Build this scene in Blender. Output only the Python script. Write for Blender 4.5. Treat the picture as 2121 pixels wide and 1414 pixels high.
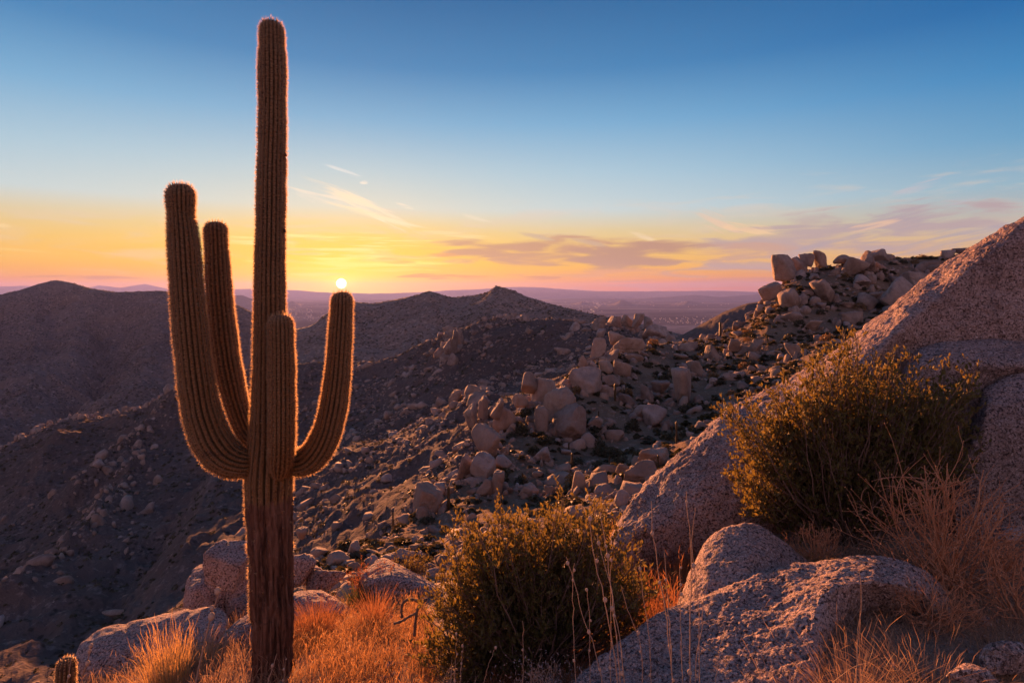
import bpy, bmesh, math
import numpy as np
from mathutils import Vector

for o in list(bpy.data.objects):
    bpy.data.objects.remove(o)
SC = bpy.context.scene
COL = SC.collection
R = math.radians

# ------------------------------------------------------------------ camera
F, CX, HY = 1180.0, 1060.5, 603.0          # focal length and principal lines, in pixels of a 2121 px wide frame
ZC = 3.5                                   # camera height, saguaro foot near z = 0


def pt(px, py, Y):
    return np.array([(px - CX) / F * Y, Y, ZC + (HY - py) / F * Y])


cd = bpy.data.cameras.new('camera')
cam = bpy.data.objects.new('camera', cd)
COL.objects.link(cam)
cam.location = (0, 0, ZC)
cam.rotation_euler = (R(90), 0, 0)
cd.sensor_width = 36.0
cd.lens = F / 2121 * 36.0
cd.shift_y = -(707 - HY) / 2121
cd.clip_start = 0.05
cd.clip_end = 300000
SC.camera = cam

# ------------------------------------------------------------------ render look
SC.view_settings.view_transform = 'Standard'
SC.view_settings.look = 'None'
SC.view_settings.gamma = 1
SC.view_settings.exposure = 1.85
SC.view_settings.use_curve_mapping = False
SC.render.engine = 'CYCLES'
SC.cycles.use_denoising = True
try:
    SC.cycles.denoiser = 'OPENIMAGEDENOISE'
    SC.cycles.denoising_prefilter = 'ACCURATE'
except Exception:
    pass
SC.cycles.max_bounces = 5
SC.cycles.diffuse_bounces = 3
SC.cycles.transmission_bounces = 3
SC.cycles.volume_bounces = 0
SC.cycles.transparent_max_bounces = 4
SC.cycles.sample_clamp_indirect = 4.0

# ------------------------------------------------------------------ sun and sky
SUN_AZ = math.atan((707 - CX) / F)         # left of the view axis
SUN_EL = R(3.4)                            # lamp, raised above the visible disc so sunlight reaches more of the foreground
DISC_EL = math.atan((HY - 587) / math.hypot(F, 707 - CX))
sd = np.array([math.sin(SUN_AZ) * math.cos(SUN_EL), math.cos(SUN_AZ) * math.cos(SUN_EL), math.sin(SUN_EL)])
ld = bpy.data.lights.new('sun', 'SUN')
lo = bpy.data.objects.new('sun', ld)
COL.objects.link(lo)
ld.energy = 5.0
ld.angle = R(0.6)
ld.color = (1.0, 0.36, 0.13)
lo.rotation_euler = Vector(-sd).to_track_quat('-Z', 'Y').to_euler()
lo.location = (0, 0, 60)


def lin(c):
    c = np.array(c, float) / 255
    return tuple(np.where(c <= .04045, c / 12.92, ((c + .055) / 1.055) ** 2.4)) + (1.0,)


class NT:
    """small helper that wires math nodes"""
    def __init__(s, nt):
        s.nt = nt

    def n(s, typ, **kw):
        nd = s.nt.nodes.new(typ)
        for k, v in kw.items():
            setattr(nd, k, v)
        return nd

    def put(s, sock, v):
        if isinstance(v, bpy.types.NodeSocket):
            s.nt.links.new(v, sock)
        else:
            sock.default_value = v

    def m(s, op, a, b=0.0, c=0.0, clamp=False):
        nd = s.n('ShaderNodeMath', operation=op, use_clamp=clamp)
        s.put(nd.inputs[0], a)
        s.put(nd.inputs[1], b)
        s.put(nd.inputs[2], c)
        return nd.outputs[0]

    def smooth(s, x, lo_, hi_, out0=0.0, out1=1.0):
        nd = s.n('ShaderNodeMapRange', interpolation_type='SMOOTHSTEP')
        s.put(nd.inputs[0], x)
        s.put(nd.inputs[1], lo_)
        s.put(nd.inputs[2], hi_)
        s.put(nd.inputs[3], out0)
        s.put(nd.inputs[4], out1)
        return nd.outputs[0]

    def mix(s, f, a, b, blend='MIX'):
        nd = s.n('ShaderNodeMix', data_type='RGBA', blend_type=blend)
        s.put(nd.inputs[0], f)
        s.put(nd.inputs[6], a)
        s.put(nd.inputs[7], b)
        return nd.outputs[2]

    def ramp(s, f, stops, interp='LINEAR'):
        nd = s.n('ShaderNodeValToRGB')
        cr = nd.color_ramp
        cr.interpolation = interp
        while len(cr.elements) < len(stops):
            cr.elements.new(0.5)
        for e, (p, c) in zip(cr.elements, stops):
            e.position = p
            e.color = c if len(c) == 4 else tuple(c) + (1.0,)
        s.put(nd.inputs[0], f)
        return nd.outputs[0]

    def noise(s, vec, scale, detail=4.0, rough=0.5, dist=0.0, lac=2.0):
        nd = s.n('ShaderNodeTexNoise')
        if vec is not None:
            s.put(nd.inputs['Vector'], vec)
        nd.inputs['Scale'].default_value = scale
        nd.inputs['Detail'].default_value = detail
        nd.inputs['Roughness'].default_value = rough
        nd.inputs['Distortion'].default_value = dist
        nd.inputs['Lacunarity'].default_value = lac
        return nd.outputs[0]

    def voronoi(s, vec, scale, feature='F1', out=0, rnd=1.0):
        nd = s.n('ShaderNodeTexVoronoi', feature=feature)
        if vec is not None:
            s.put(nd.inputs['Vector'], vec)
        nd.inputs['Scale'].default_value = scale
        nd.inputs['Randomness'].default_value = rnd
        return nd.outputs[out]

    def vec(s, x, y, z):
        nd = s.n('ShaderNodeCombineXYZ')
        s.put(nd.inputs[0], x)
        s.put(nd.inputs[1], y)
        s.put(nd.inputs[2], z)
        return nd.outputs[0]

    def vscale(s, v, xyz):
        nd = s.n('ShaderNodeVectorMath', operation='MULTIPLY')
        s.put(nd.inputs[0], v)
        nd.inputs[1].default_value = xyz
        return nd.outputs[0]


def sky_world():
    w = bpy.data.worlds.new('World')
    SC.world = w
    w.use_nodes = True
    nt = w.node_tree
    nt.nodes.clear()
    T = NT(nt)
    out = T.n('ShaderNodeOutputWorld')
    bg = T.n('ShaderNodeBackground')
    nt.links.new(bg.outputs[0], out.inputs[0])
    sky = T.n('ShaderNodeTexSky', sky_type='NISHITA')
    sky.sun_disc = False
    sky.sun_elevation = SUN_EL
    sky.sun_rotation = SUN_AZ
    sky.altitude = 900
    sky.dust_density = 2.0
    tc = T.n('ShaderNodeTexCoord')
    nrm = T.n('ShaderNodeVectorMath', operation='NORMALIZE')
    nt.links.new(tc.outputs['Generated'], nrm.inputs[0])
    d = nrm.outputs[0]
    sep = T.n('ShaderNodeSeparateXYZ')
    nt.links.new(d, sep.inputs[0])
    x, y, z = sep.outputs
    el = T.m('ARCSINE', z)
    az = T.m('ARCTAN2', x, y)
    # colour by height above the horizon: one run on the sun's side, one away from it
    zc = T.m('MAXIMUM', z, 0.0)
    near = T.ramp(zc, [(0.0, lin((236, 104, 20))), (.012, lin((242, 126, 10))), (.024, lin((250, 160, 20))), (.045, lin((252, 186, 50))),
                       (.075, lin((244, 196, 96))), (.105, lin((226, 204, 152))), (.14, lin((198, 216, 220))), (.20, lin((170, 203, 220))),
                       (.28, lin((118, 174, 212))), (.36, lin((66, 134, 186))), (.47, lin((34, 101, 156))), (.7, lin((30, 76, 130))), (1.0, lin((44, 80, 130)))])
    far = T.ramp(zc, [(0.0, lin((196, 118, 108))), (.02, lin((220, 140, 104))), (.045, lin((230, 174, 120))), (.075, lin((210, 182, 154))),
                      (.105, lin((178, 182, 182))), (.14, lin((144, 180, 198))), (.20, lin((96, 158, 198))), (.28, lin((52, 132, 188))),
                      (.36, lin((14, 102, 166))), (.47, lin((2, 82, 144))), (.7, lin((14, 72, 126))), (1.0, lin((44, 80, 130)))])
    daz = T.m('SUBTRACT', az, SUN_AZ)
    caz = T.m('COSINE', daz)
    f = T.smooth(caz, 0.42, 1.0)
    # opposite the sun, out of view: rosy belt widened and brightened as warm fill
    anti = T.ramp(zc, [(0.0, lin((150, 130, 160))), (.05, lin((205, 155, 172))), (.12, lin((244, 180, 174))), (.24, lin((238, 182, 178))), (.42, lin((196, 166, 182))), (.62, lin((120, 130, 172))), (1.0, lin((44, 80, 130)))])
    col = T.mix(T.smooth(caz, -0.45, 0.35), anti, T.mix(f, far, near))

    # the glow round the low sun, and its disc
    de = T.m('SUBTRACT', el, DISC_EL)
    g = T.m('SQRT', T.m('ADD', T.m('POWER', T.m('MULTIPLY', daz, .55), 2.0), T.m('MULTIPLY', T.m('MULTIPLY', de, de), 1.8)))
    g1 = T.m('EXPONENT', T.m('MULTIPLY', g, -1 / .085))
    g2 = T.m('EXPONENT', T.m('MULTIPLY', g, -1 / .020))
    front = T.smooth(caz, 0.0, 0.5)
    col = T.mix(T.m('MULTIPLY', T.m('MULTIPLY', g1, 1.6, clamp=True), front), col, (1.12, .66, .0, 1))
    col = T.mix(T.m('MULTIPLY', g2, front), col, (.9, .60, .06, 1), 'ADD')
    shared = {}
    # clouds: streaks of stretched noise, each bank with its own place in the sky
    def bank(cur, px, py, hw, hh, rot, ks, kt, lo_, hi_, c, alpha, seed, edge=0.55, det=5.0, dist=0.6, rgh=.55):
        a0 = math.atan((px - CX) / F)
        e0 = math.atan((HY - py) / math.hypot(F, px - CX))
        da = T.m('SUBTRACT', az, a0)
        de = T.m('SUBTRACT', el, e0)
        cr, sr = math.cos(R(rot)), math.sin(R(rot))
        s = T.m('ADD', T.m('MULTIPLY', da, cr), T.m('MULTIPLY', de, sr))
        t = T.m('SUBTRACT', T.m('MULTIPLY', de, cr), T.m('MULTIPLY', da, sr))
        s_ = T.m('MULTIPLY', s, F / hw)
        t_ = T.m('MULTIPLY', t, F / hh)
        rad = T.m('SQRT', T.m('ADD', T.m('MULTIPLY', s_, s_), T.m('MULTIPLY', t_, t_)))
        mask = T.smooth(rad, .42, 1.3, 1.0, 0.0)
        key = (round(rot / 14.0), kt > 55)
        if key not in shared:                                      # a few fields of wind-drawn noise serve all banks
            c2, s2 = math.cos(R(key[0] * 12.0)), math.sin(R(key[0] * 12.0))
            uu = T.m('ADD', T.m('MULTIPLY', az, c2), T.m('MULTIPLY', el, s2))
            vv = T.m('SUBTRACT', T.m('MULTIPLY', el, c2), T.m('MULTIPLY', az, s2))
            shared[key] = T.noise(T.vec(T.m('MULTIPLY', uu, 9 if key[1] else 8), T.m('MULTIPLY', vv, 150 if key[1] else 60), 3.7 * len(shared)), 1.0, 4.0, .58, .5)
        nz = T.m('ADD', T.m('MULTIPLY', shared[key], 2.6), -.8)
        v = T.m('ADD', nz, T.m('MULTIPLY', T.m('SUBTRACT', mask, 1.0), 0.75))
        a = T.m('MULTIPLY', T.m('MULTIPLY', T.smooth(v, lo_ - .10, hi_ + .14), T.smooth(mask, .0, .35)), alpha)
        return T.mix(a, cur, lin(c) if max(c) > 2 else tuple(c) + (1.0,))

    B = bank
    col = B(col, 1250, 480, 2600, 90, 2, 3.5, 22, .46, .80, (226, 205, 184), .35, 9.1)                # thin veil all along
    col = B(col, 1680, 500, 340, 58, 7, 9, 46, .24, .50, (182, 160, 164), .85, 3.3)                    # mauve bank, right
    col = B(col, 1790, 482, 160, 32, 16, 9, 60, .34, .60, (176, 160, 168), .7, 5.2)
    col = B(col, 1480, 455, 60, 20, -28, 14, 60, .36, .60, (238, 200, 170), .8, 4.4)
    col = B(col, 1545, 472, 70, 12, -8, 14, 80, .34, .58, (246, 206, 160), .8, 4.9)
    col = B(col, 1800, 470, 60, 10, 10, 14, 80, .34, .58, (240, 196, 160), .8, 4.1)
    col = B(col, 1905, 385, 50, 15, 18, 14, 60, .38, .64, (198, 190, 196), .6, 7.7)
    col = B(col, 1990, 415, 50, 7, 10, 14, 70, .38, .64, (190, 190, 200), .5, 7.1)
    col = B(col, 1960, 500, 130, 22, 12, 9, 60, .36, .62, (168, 160, 176), .6, 2.2)
    col = B(col, 1180, 522, 340, 36, -1, 7, 40, .06, .46, (196, 146, 116), .95, 1.3)                   # brown bank, middle
    col = B(col, 1310, 528, 170, 32, 2, 9, 40, .06, .46, (186, 142, 118), .9, 1.9)
    col = B(col, 1110, 490, 60, 8, -10, 12, 70, .36, .60, (204, 176, 150), .8, 6.0)
    col = B(col, 1225, 503, 60, 8, -12, 12, 70, .34, .60, (204, 172, 146), .8, 6.6)
    col = B(col, 1330, 488, 36, 8, -20, 12, 70, .34, .60, (246, 218, 178), .8, 6.9)
    col = B(col, 1520, 525, 110, 20, 2, 9, 40, .06, .46, (206, 160, 136), .8, 1.1)
    col = B(col, 920, 528, 60, 6, -2, 14, 60, .32, .56, (236, 160, 80), .75, 1.6)
    col = B(col, 1350, 566, 320, 14, 0, 6, 70, .36, .64, (226, 158, 120), .7, 8.8)
    col = B(col, 1560, 590, 420, 18, 0, 5, 60, .25, .55, (206, 142, 134), .7, 8.1)
    col = B(col, 720, 410, 120, 20, -20, 12, 110, .36, .62, (248, 226, 196), .85, 11.3, dist=.35)      # bright cirrus right of the trunk
    col = B(col, 770, 435, 130, 15, -25, 10, 120, .34, .62, (252, 230, 196), .9, 12.6, dist=.3)
    col = B(col, 660, 408, 80, 18, -14, 12, 110, .36, .62, (240, 226, 206), .8, 13.2, dist=.35)
    col = B(col, 770, 446, 130, 9, -14, 9, 120, .30, .60, (250, 228, 186), .85, 14.2, dist=.3)
    col = B(col, 712, 354, 46, 6, -16, 14, 120, .30, .60, (226, 226, 222), .75, 15.2, dist=.3)
    col = B(col, 754, 378, 12, 5, 6, 30, 120, .22, .5, (246, 232, 214), .9, 16.2)
    col = B(col, 840, 428, 26, 5, -16, 20, 120, .26, .56, (250, 232, 206), .8, 16.9)
    col = B(col, 985, 452, 40, 6, -16, 14, 120, .30, .56, (240, 226, 200), .6, 17.2)
    col = B(col, 950, 487, 90, 7, -5, 9, 120, .28, .56, (253, 222, 160), .8, 17.9)
    col = B(col, 700, 510, 260, 34, -2, 7, 80, .40, .66, (255, 236, 150), .75, 18.1, dist=.4)          # yellow streaks over the sun
    col = B(col, 720, 545, 260, 18, -1, 7, 90, .38, .64, (255, 240, 120), .8, 19.1, dist=.4)
    col = B(col, 610, 520, 70, 12, -3, 7, 80, .36, .64, (250, 196, 104), .7, 19.6, dist=.4)
    col = B(col, 815, 540, 50, 8, -3, 9, 60, .30, .56, (242, 172, 70), .8, 19.9)
    col = B(col, 930, 573, 140, 7, 0, 16, 130, .30, .52, (206, 120, 66), .75, 20.4)                    # thin dark bars near the horizon
    col = B(col, 660, 569, 60, 5, 0, 16, 130, .34, .56, (255, 236, 120), .7, 20.9)
    col = B(col, 1115, 575, 60, 5, 0, 16, 160, .28, .5, (190, 120, 90), .7, 21.4)
    col = B(col, 120, 575, 130, 5, 1, 8, 160, .24, .5, (190, 120, 80), .75, 22.4)
    col = B(col, 40, 518, 110, 3, -3, 8, 160, .28, .56, (252, 206, 110), .7, 23.4)
    col = B(col, 5, 356, 26, 4, -8, 14, 120, .22, .5, (222, 214, 204), .7, 24.4)
    col = B(col, 5, 468, 16, 4, -4, 14, 120, .22, .5, (250, 214, 150), .7, 24.9)

    sdv = (math.sin(SUN_AZ) * math.cos(DISC_EL), math.cos(SUN_AZ) * math.cos(DISC_EL), math.sin(DISC_EL))
    dt = T.n('ShaderNodeVectorMath', operation='DOT_PRODUCT')
    nt.links.new(d, dt.inputs[0])
    dt.inputs[1].default_value = sdv
    ang = T.m('ARCCOSINE', T.m('MINIMUM', dt.outputs['Value'], 1.0))
    disc = T.smooth(ang, .0066, .0090, 1.0, 0.0)
    col = T.mix(disc, col, (12.0, 10.0, 5.0, 1), 'ADD')
    # physical sky under it, at the usual low strength
    ten = T.mix(1.0, col, (SKY_GAIN * 10,) * 3 + (1,), 'MULTIPLY')
    tot = T.mix(1.0, ten, T.mix(1.0, sky.outputs[0], (.02, .02, .02, 1), 'MULTIPLY'), 'ADD')
    nt.links.new(tot, bg.inputs[0])
    bg.inputs[1].default_value = 0.1
    w.cycles.sampling_method = 'MANUAL'
    w.cycles.sample_map_resolution = 512


SKY_GAIN = 0.275
sky_world()

# ------------------------------------------------------------------ mesh and noise helpers
_rs = np.random.RandomState(7)
_P = np.concatenate([_rs.permutation(256)] * 3)
_G = _rs.normal(size=(256, 3))
_G /= np.linalg.norm(_G, axis=1)[:, None]


def perlin(P):
    P = np.asarray(P, float)
    i = np.floor(P).astype(int)
    f = P - i
    u = f * f * f * (f * (f * 6 - 15) + 10)
    i &= 255
    r = 0
    for dx in (0, 1):
        for dy in (0, 1):
            for dz in (0, 1):
                h = _P[_P[_P[i[:, 0] + dx] + i[:, 1] + dy] + i[:, 2] + dz]
                dd = f - np.array([dx, dy, dz])
                w = (u[:, 0] if dx else 1 - u[:, 0]) * (u[:, 1] if dy else 1 - u[:, 1]) * (u[:, 2] if dz else 1 - u[:, 2])
                r = r + w * np.einsum('ij,ij->i', _G[h], dd)
    return r * 1.5


def fbm(P, o=4, gain=.5, lac=2.03, seed=0, ridged=False):
    P = np.asarray(P, float) + seed * 17.31 + .37
    a, s, t = 1.0, 0, 0
    for _ in range(o):
        v = perlin(P)
        if ridged:
            v = 1 - 2 * np.abs(v)
        s = s + a * v
        t += a
        a *= gain
        P = P * lac + 11.7
    return s / t


def mk(name, V, Fs, mat=None, parent=None, smooth=True, rnd=None):
    """one mesh object from a vertex array and one or more face arrays"""
    V = np.asarray(V, np.float32)
    if not isinstance(Fs, list):
        Fs = [Fs]
    Fs = [np.asarray(f, np.int32) for f in Fs if len(f)]
    me = bpy.data.meshes.new(name)
    me.vertices.add(len(V))
    me.vertices.foreach_set('co', V.ravel())
    loops = np.concatenate([f.ravel() for f in Fs])
    sizes = np.concatenate([np.full(len(f), f.shape[1], np.int32) for f in Fs])
    starts = np.concatenate([[0], np.cumsum(sizes)[:-1]]).astype(np.int32)
    me.loops.add(len(loops))
    me.loops.foreach_set('vertex_index', loops)
    me.polygons.add(len(sizes))
    me.polygons.foreach_set('loop_start', starts)
    me.polygons.foreach_set('loop_total', sizes)
    if smooth:
        me.polygons.foreach_set('use_smooth', np.ones(len(sizes), bool))
    if rnd is not None:
        at = me.attributes.new('rnd', 'FLOAT', 'POINT')
        at.data.foreach_set('value', np.asarray(rnd, np.float32))
    me.update(calc_edges=True)
    if mat:
        me.materials.append(mat)
    o = bpy.data.objects.new(name, me)
    COL.objects.link(o)
    if parent is not None:
        o.parent = parent
        o.matrix_parent_inverse = parent.matrix_world.inverted() if False else o.matrix_parent_inverse
    return o


def tag(o, label=None, cat=None, group=None, kind=None):
    if label:
        o['label'] = label
    if cat:
        o['category'] = cat
    if group:
        o['group'] = group
    if kind:
        o['kind'] = kind
    return o


def empty(name, loc, label, cat, group=None):
    o = bpy.data.objects.new(name, None)
    COL.objects.link(o)
    o.location = loc
    o.empty_display_size = .2
    return tag(o, label, cat, group)


def gridfaces(nr, nc, wrap=False):
    r = np.arange(nr - 1)[:, None]
    c = np.arange(nc if wrap else nc - 1)[None, :]
    c2 = (c + 1) % nc
    return np.stack(np.broadcast_arrays(r * nc + c, r * nc + c2, (r + 1) * nc + c2, (r + 1) * nc + c), -1).reshape(-1, 4)


def pchip(P, sub):
    """monotone cubic through the rows of P (r, c, 3); sub[k] steps in gap k"""
    d = np.diff(P, axis=0)
    m = np.zeros_like(P)
    a, b = d[:-1], d[1:]
    ok = a * b > 0
    m[1:-1] = np.where(ok, 2 * a * b / np.where(ok, a + b, 1), 0)
    m[0], m[-1] = d[0], d[-1]
    out = []
    for k in range(len(P) - 1):
        n = sub[k]
        for j in range(n + (k == len(P) - 2)):
            t = j / n
            h = (2 * t**3 - 3 * t**2 + 1, t**3 - 2 * t**2 + t, -2 * t**3 + 3 * t**2, t**3 - t**2)
            out.append(h[0] * P[k] + h[1] * m[k] + h[2] * P[k + 1] + h[3] * m[k + 1])
    return np.array(out)


def smooth1(a, n):
    if n < 1:
        return a
    k = np.hanning(2 * n + 3)[1:-1]
    k /= k.sum()
    return np.convolve(np.pad(a, n, mode='edge'), k, 'valid')


def loftgrid(rows, px0, px1, dpx, sub, sm=0):
    cols = np.arange(px0, px1 + .5 * dpx, dpx)
    P = []
    for r in rows:
        r = np.array(r, float)
        py = smooth1(np.interp(cols, r[:, 0], r[:, 1]), int(sm / dpx))
        Y = smooth1(np.exp(np.interp(cols, r[:, 0], np.log(r[:, 2]))), int(sm / dpx))
        P.append(np.stack([(cols - CX) / F * Y, Y, ZC + (HY - py) / F * Y], -1))
    return cols, pchip(np.array(P), sub)


def gridnormals(G):
    du = np.gradient(G, axis=1)
    dv = np.gradient(G, axis=0)
    n = np.cross(du, dv)
    n /= np.linalg.norm(n, axis=-1, keepdims=True) + 1e-12
    return n


def offs(row, dpy, ky=1.0, dy=0.0):
    return [(a, b + dpy, c * ky + dy) for a, b, c in row]

# ------------------------------------------------------------------ materials
def new_mat(name):
    m = bpy.data.materials.new(name)
    m.use_nodes = True
    nt = m.node_tree
    b = nt.nodes['Principled BSDF']
    b.inputs['Specular IOR Level'].default_value = .25
    b.inputs['Roughness'].default_value = .85
    return m, NT(nt), b


def coords(T, kind='pos'):
    if kind == 'pos':
        return T.n('ShaderNodeNewGeometry').outputs['Position']
    return T.n('ShaderNodeTexCoord').outputs['Object']


def bump(T, b, h, strength, dist, prev=None):
    nd = T.n('ShaderNodeBump')
    nd.inputs['Strength'].default_value = strength
    nd.inputs['Distance'].default_value = dist
    T.put(nd.inputs['Height'], h)
    if prev is not None:
        T.nt.links.new(prev, nd.inputs['Normal'])
    T.nt.links.new(nd.outputs[0], b.inputs['Normal'])
    return nd.outputs[0]


def granite_near(name, tint=(1, 1, 1)):
    """coarse granite seen from a few metres: pale feldspar, pinkish and black grains, flaking skin"""
    m, T, b = new_mat(name)
    p = coords(T)
    big = T.noise(p, 1.7, 5, .6)
    c = T.ramp(big, [(.25, (.35, .27, .245)), (.5, (.50, .395, .365)), (.75, (.60, .50, .47))])
    g = T.noise(p, 60, 3, .7)
    c = T.mix(T.smooth(g, .52, .64), c, (.70, .63, .61, 1))
    g2 = T.noise(p, 44, 4, .75, .4)
    c = T.mix(T.smooth(g2, .49, .60), c, (.085, .06, .058, 1))
    st = T.noise(T.vscale(p, (1, 1, .35)), 3.1, 6, .65, .5)
    c = T.mix(T.m('MULTIPLY', T.smooth(st, .55, .72), .55), c, (.13, .10, .10, 1))
    c = T.mix(1.0, c, tuple(tint) + (1,), 'MULTIPLY')
    T.put(b.inputs['Base Color'], c)
    h = T.noise(p, 46, 4, .7, .3)
    n1 = bump(T, b, h, 1.0, .045)
    h2 = T.noise(p, 16, 3, .6)
    bump(T, b, h2, 1.0, .08, n1)
    return m


def granite_mid(name, scale=1.0, k=.82):
    """weathered boulders some tens of metres off; each object gets a shade of its own"""
    m, T, b = new_mat(name)
    p = coords(T)
    oi = T.n('ShaderNodeObjectInfo').outputs['Random']
    at = T.n('ShaderNodeAttribute', attribute_name='rnd').outputs['Fac']
    rr = T.m('FRACT', T.m('ADD', oi, at))
    big = T.noise(p, .55 * scale, 6, .62)
    c = T.ramp(big, [(.28, (.20, .145, .115)), (.5, (.32, .25, .21)), (.72, (.43, .36, .315))])
    tint = T.ramp(rr, [(0, (.78, .74, .74)), (.35, (1.0, .90, .82)), (.7, (1.06, .98, .92)), (.9, (1.12, 1.12, 1.16)), (1, (.95, .80, .70))])
    c = T.mix(1.0, c, tint, 'MULTIPLY')
    c = T.mix(1.0, c, (k, k, k, 1), 'MULTIPLY')
    st = T.noise(T.vscale(p, (1, 1, .22)), 1.5 * scale, 5, .65)
    c = T.mix(T.m('MULTIPLY', T.smooth(st, .55, .70), .5), c, (.12, .09, .075, 1))
    fine = T.noise(p, 9 * scale, 4, .7)
    c = T.mix(T.m('MULTIPLY', T.smooth(fine, .50, .70), .35), c, (.13, .10, .085, 1))
    T.put(b.inputs['Base Color'], c)
    n1 = bump(T, b, T.noise(p, 6 * scale, 5, .65), .7, .12 / scale)
    bump(T, b, T.noise(p, 1.3 * scale, 4, .6), .5, .35 / scale, n1)
    return m


def hill_mat(name, k, soil, rock, scrub, scrub_amt=.5):
    """far slopes: soil, pale rubble and dark scrub, too far off to part"""
    m, T, b = new_mat(name)
    b.inputs['Specular IOR Level'].default_value = .05
    b.inputs['Roughness'].default_value = 1
    p = coords(T)
    big = T.noise(p, .012 * k, 6, .6)
    c = T.ramp(big, [(.3, tuple(v * .8 for v in soil)), (.7, tuple(v * 1.2 for v in soil))])
    sp = T.noise(p, .22 * k, 5, .72)
    c = T.mix(T.m('MULTIPLY', T.smooth(sp, .53, .66), .7), c, tuple(rock) + (1,))
    v = T.voronoi(p, .28 * k)
    gate = T.smooth(T.noise(p, .035 * k, 4, .65), .62 - .25 * scrub_amt, .78 - .25 * scrub_amt)
    c = T.mix(T.m('MULTIPLY', T.m('MULTIPLY', T.smooth(v, .12, .42, 1, 0), gate), .9), c, tuple(scrub) + (1,))
    T.put(b.inputs['Base Color'], c)
    n1 = bump(T, b, T.noise(p, .25 * k, 5, .7), .9, 1.6 / k)
    bump(T, b, T.noise(p, .05 * k, 5, .65), .6, 7.0 / k, n1)
    return m


def plain_mat():
    m, T, b = new_mat('desert_plain')
    p = coords(T)
    a = T.noise(T.vscale(p, (.00022, .00060, 0)), 1, 6, .6)
    c = T.ramp(a, [(.36, (.05, .045, .045)), (.5, (.13, .115, .11)), (.62, (.26, .23, .215))])
    q = T.noise(T.vscale(p, (.0012, .0026, 0)), 1, 5, .7)
    c = T.mix(T.smooth(q, .54, .64), c, (.07, .06, .05, 1))
    T.put(b.inputs['Base Color'], c)
    b.inputs['Specular IOR Level'].default_value = 0
    b.inputs['Roughness'].default_value = 1
    return m


def ground_mat():
    m, T, b = new_mat('gravelly_soil')
    p = coords(T)
    a = T.noise(p, 1.3, 6, .65)
    c = T.ramp(a, [(.3, (.15, .095, .065)), (.55, (.25, .17, .12)), (.75, (.33, .24, .18))])
    g = T.voronoi(p, 38)
    c = T.mix(T.m('MULTIPLY', T.smooth(g, .1, .45, 1, 0), .6), c, (.36, .29, .25, 1))
    T.put(b.inputs['Base Color'], c)
    n = bump(T, b, T.noise(p, 30, 5, .7), 1, .02)
    bump(T, b, g, .7, .01, n)
    return m


def leafy(name, base, trans, amt, var=.35):
    """thin leaves and blades: diffuse front, light coming through from behind"""
    m, T, b = new_mat(name)
    at = T.n('ShaderNodeAttribute', attribute_name='rnd').outputs['Fac']
    lo_ = tuple(v * (1 - var) for v in base)
    hi_ = tuple(v * (1 + var) for v in base)
    c = T.ramp(at, [(0, lo_), (.6, tuple(base)), (1, hi_)])
    T.put(b.inputs['Base Color'], c)
    b.inputs['Roughness'].default_value = .6
    tr = T.n('ShaderNodeBsdfTranslucent')
    tr.inputs[0].default_value = tuple(trans) + (1,)
    mx = T.n('ShaderNodeMixShader')
    mx.inputs[0].default_value = amt
    T.nt.links.new(b.outputs[0], mx.inputs[1])
    T.nt.links.new(tr.outputs[0], mx.inputs[2])
    T.nt.links.new(mx.outputs[0], T.nt.nodes['Material Output'].inputs[0])
    return m


def plain_wood(name, c0, c1, scale=40):
    m, T, b = new_mat(name)
    at = T.n('ShaderNodeAttribute', attribute_name='rnd').outputs['Fac']
    nz = T.noise(coords(T), scale, 3, .6)
    c = T.ramp(T.m('ADD', T.m('MULTIPLY', nz, .7), T.m('MULTIPLY', at, .3)), [(.2, c0), (.7, c1)])
    T.put(b.inputs['Base Color'], c)
    return m


def cactus_mat():
    m, T, b = new_mat('saguaro_skin')
    p = coords(T)
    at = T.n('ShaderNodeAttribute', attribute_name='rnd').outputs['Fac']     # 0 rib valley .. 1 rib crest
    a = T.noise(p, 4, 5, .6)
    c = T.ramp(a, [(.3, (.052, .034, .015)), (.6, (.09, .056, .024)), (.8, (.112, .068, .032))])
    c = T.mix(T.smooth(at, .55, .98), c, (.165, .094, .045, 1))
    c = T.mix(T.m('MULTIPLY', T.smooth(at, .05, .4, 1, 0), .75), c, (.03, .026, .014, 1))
    bd = T.noise(T.vscale(p, (.6, .6, 3.2)), 2.4, 4, .6)
    c = T.mix(T.m('MULTIPLY', T.smooth(bd, .60, .66), .6), c, (.05, .03, .022, 1))
    s = T.noise(T.vscale(p, (1, 1, 3.0)), 7, 5, .7)
    c = T.mix(T.m('MULTIPLY', T.smooth(s, .60, .72), .7), c, (.055, .035, .025, 1))      # corky scars
    T.put(b.inputs['Base Color'], c)
    b.inputs['Roughness'].default_value = .6
    bump(T, b, T.noise(p, 60, 4, .6), .5, .006)
    return m


def bark_mat():
    m, T, b = new_mat('saguaro_bark')
    p = coords(T)
    q = T.vscale(p, (1, 1, .14))
    a = T.noise(q, 16, 6, .65, .4)
    c = T.ramp(a, [(.36, (.03, .013, .009)), (.5, (.125, .058, .037)), (.70, (.215, .115, .077))])
    w = T.noise(T.vscale(p, (.5, .5, 5.0)), 5, 4, .6)
    c = T.mix(T.m('MULTIPLY', T.smooth(w, .60, .68), .5), c, (.06, .04, .03, 1))
    z = T.noise(p, 30, 4, .7)
    c = T.mix(T.m('MULTIPLY', T.smooth(z, .55, .70), .5), c, (.19, .13, .105, 1))
    T.put(b.inputs['Base Color'], c)
    n = bump(T, b, T.noise(T.vscale(p, (1, 1, .25)), 34, 5, .7), 1, .012)
    bump(T, b, a, .8, .02, n)
    return m


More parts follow.
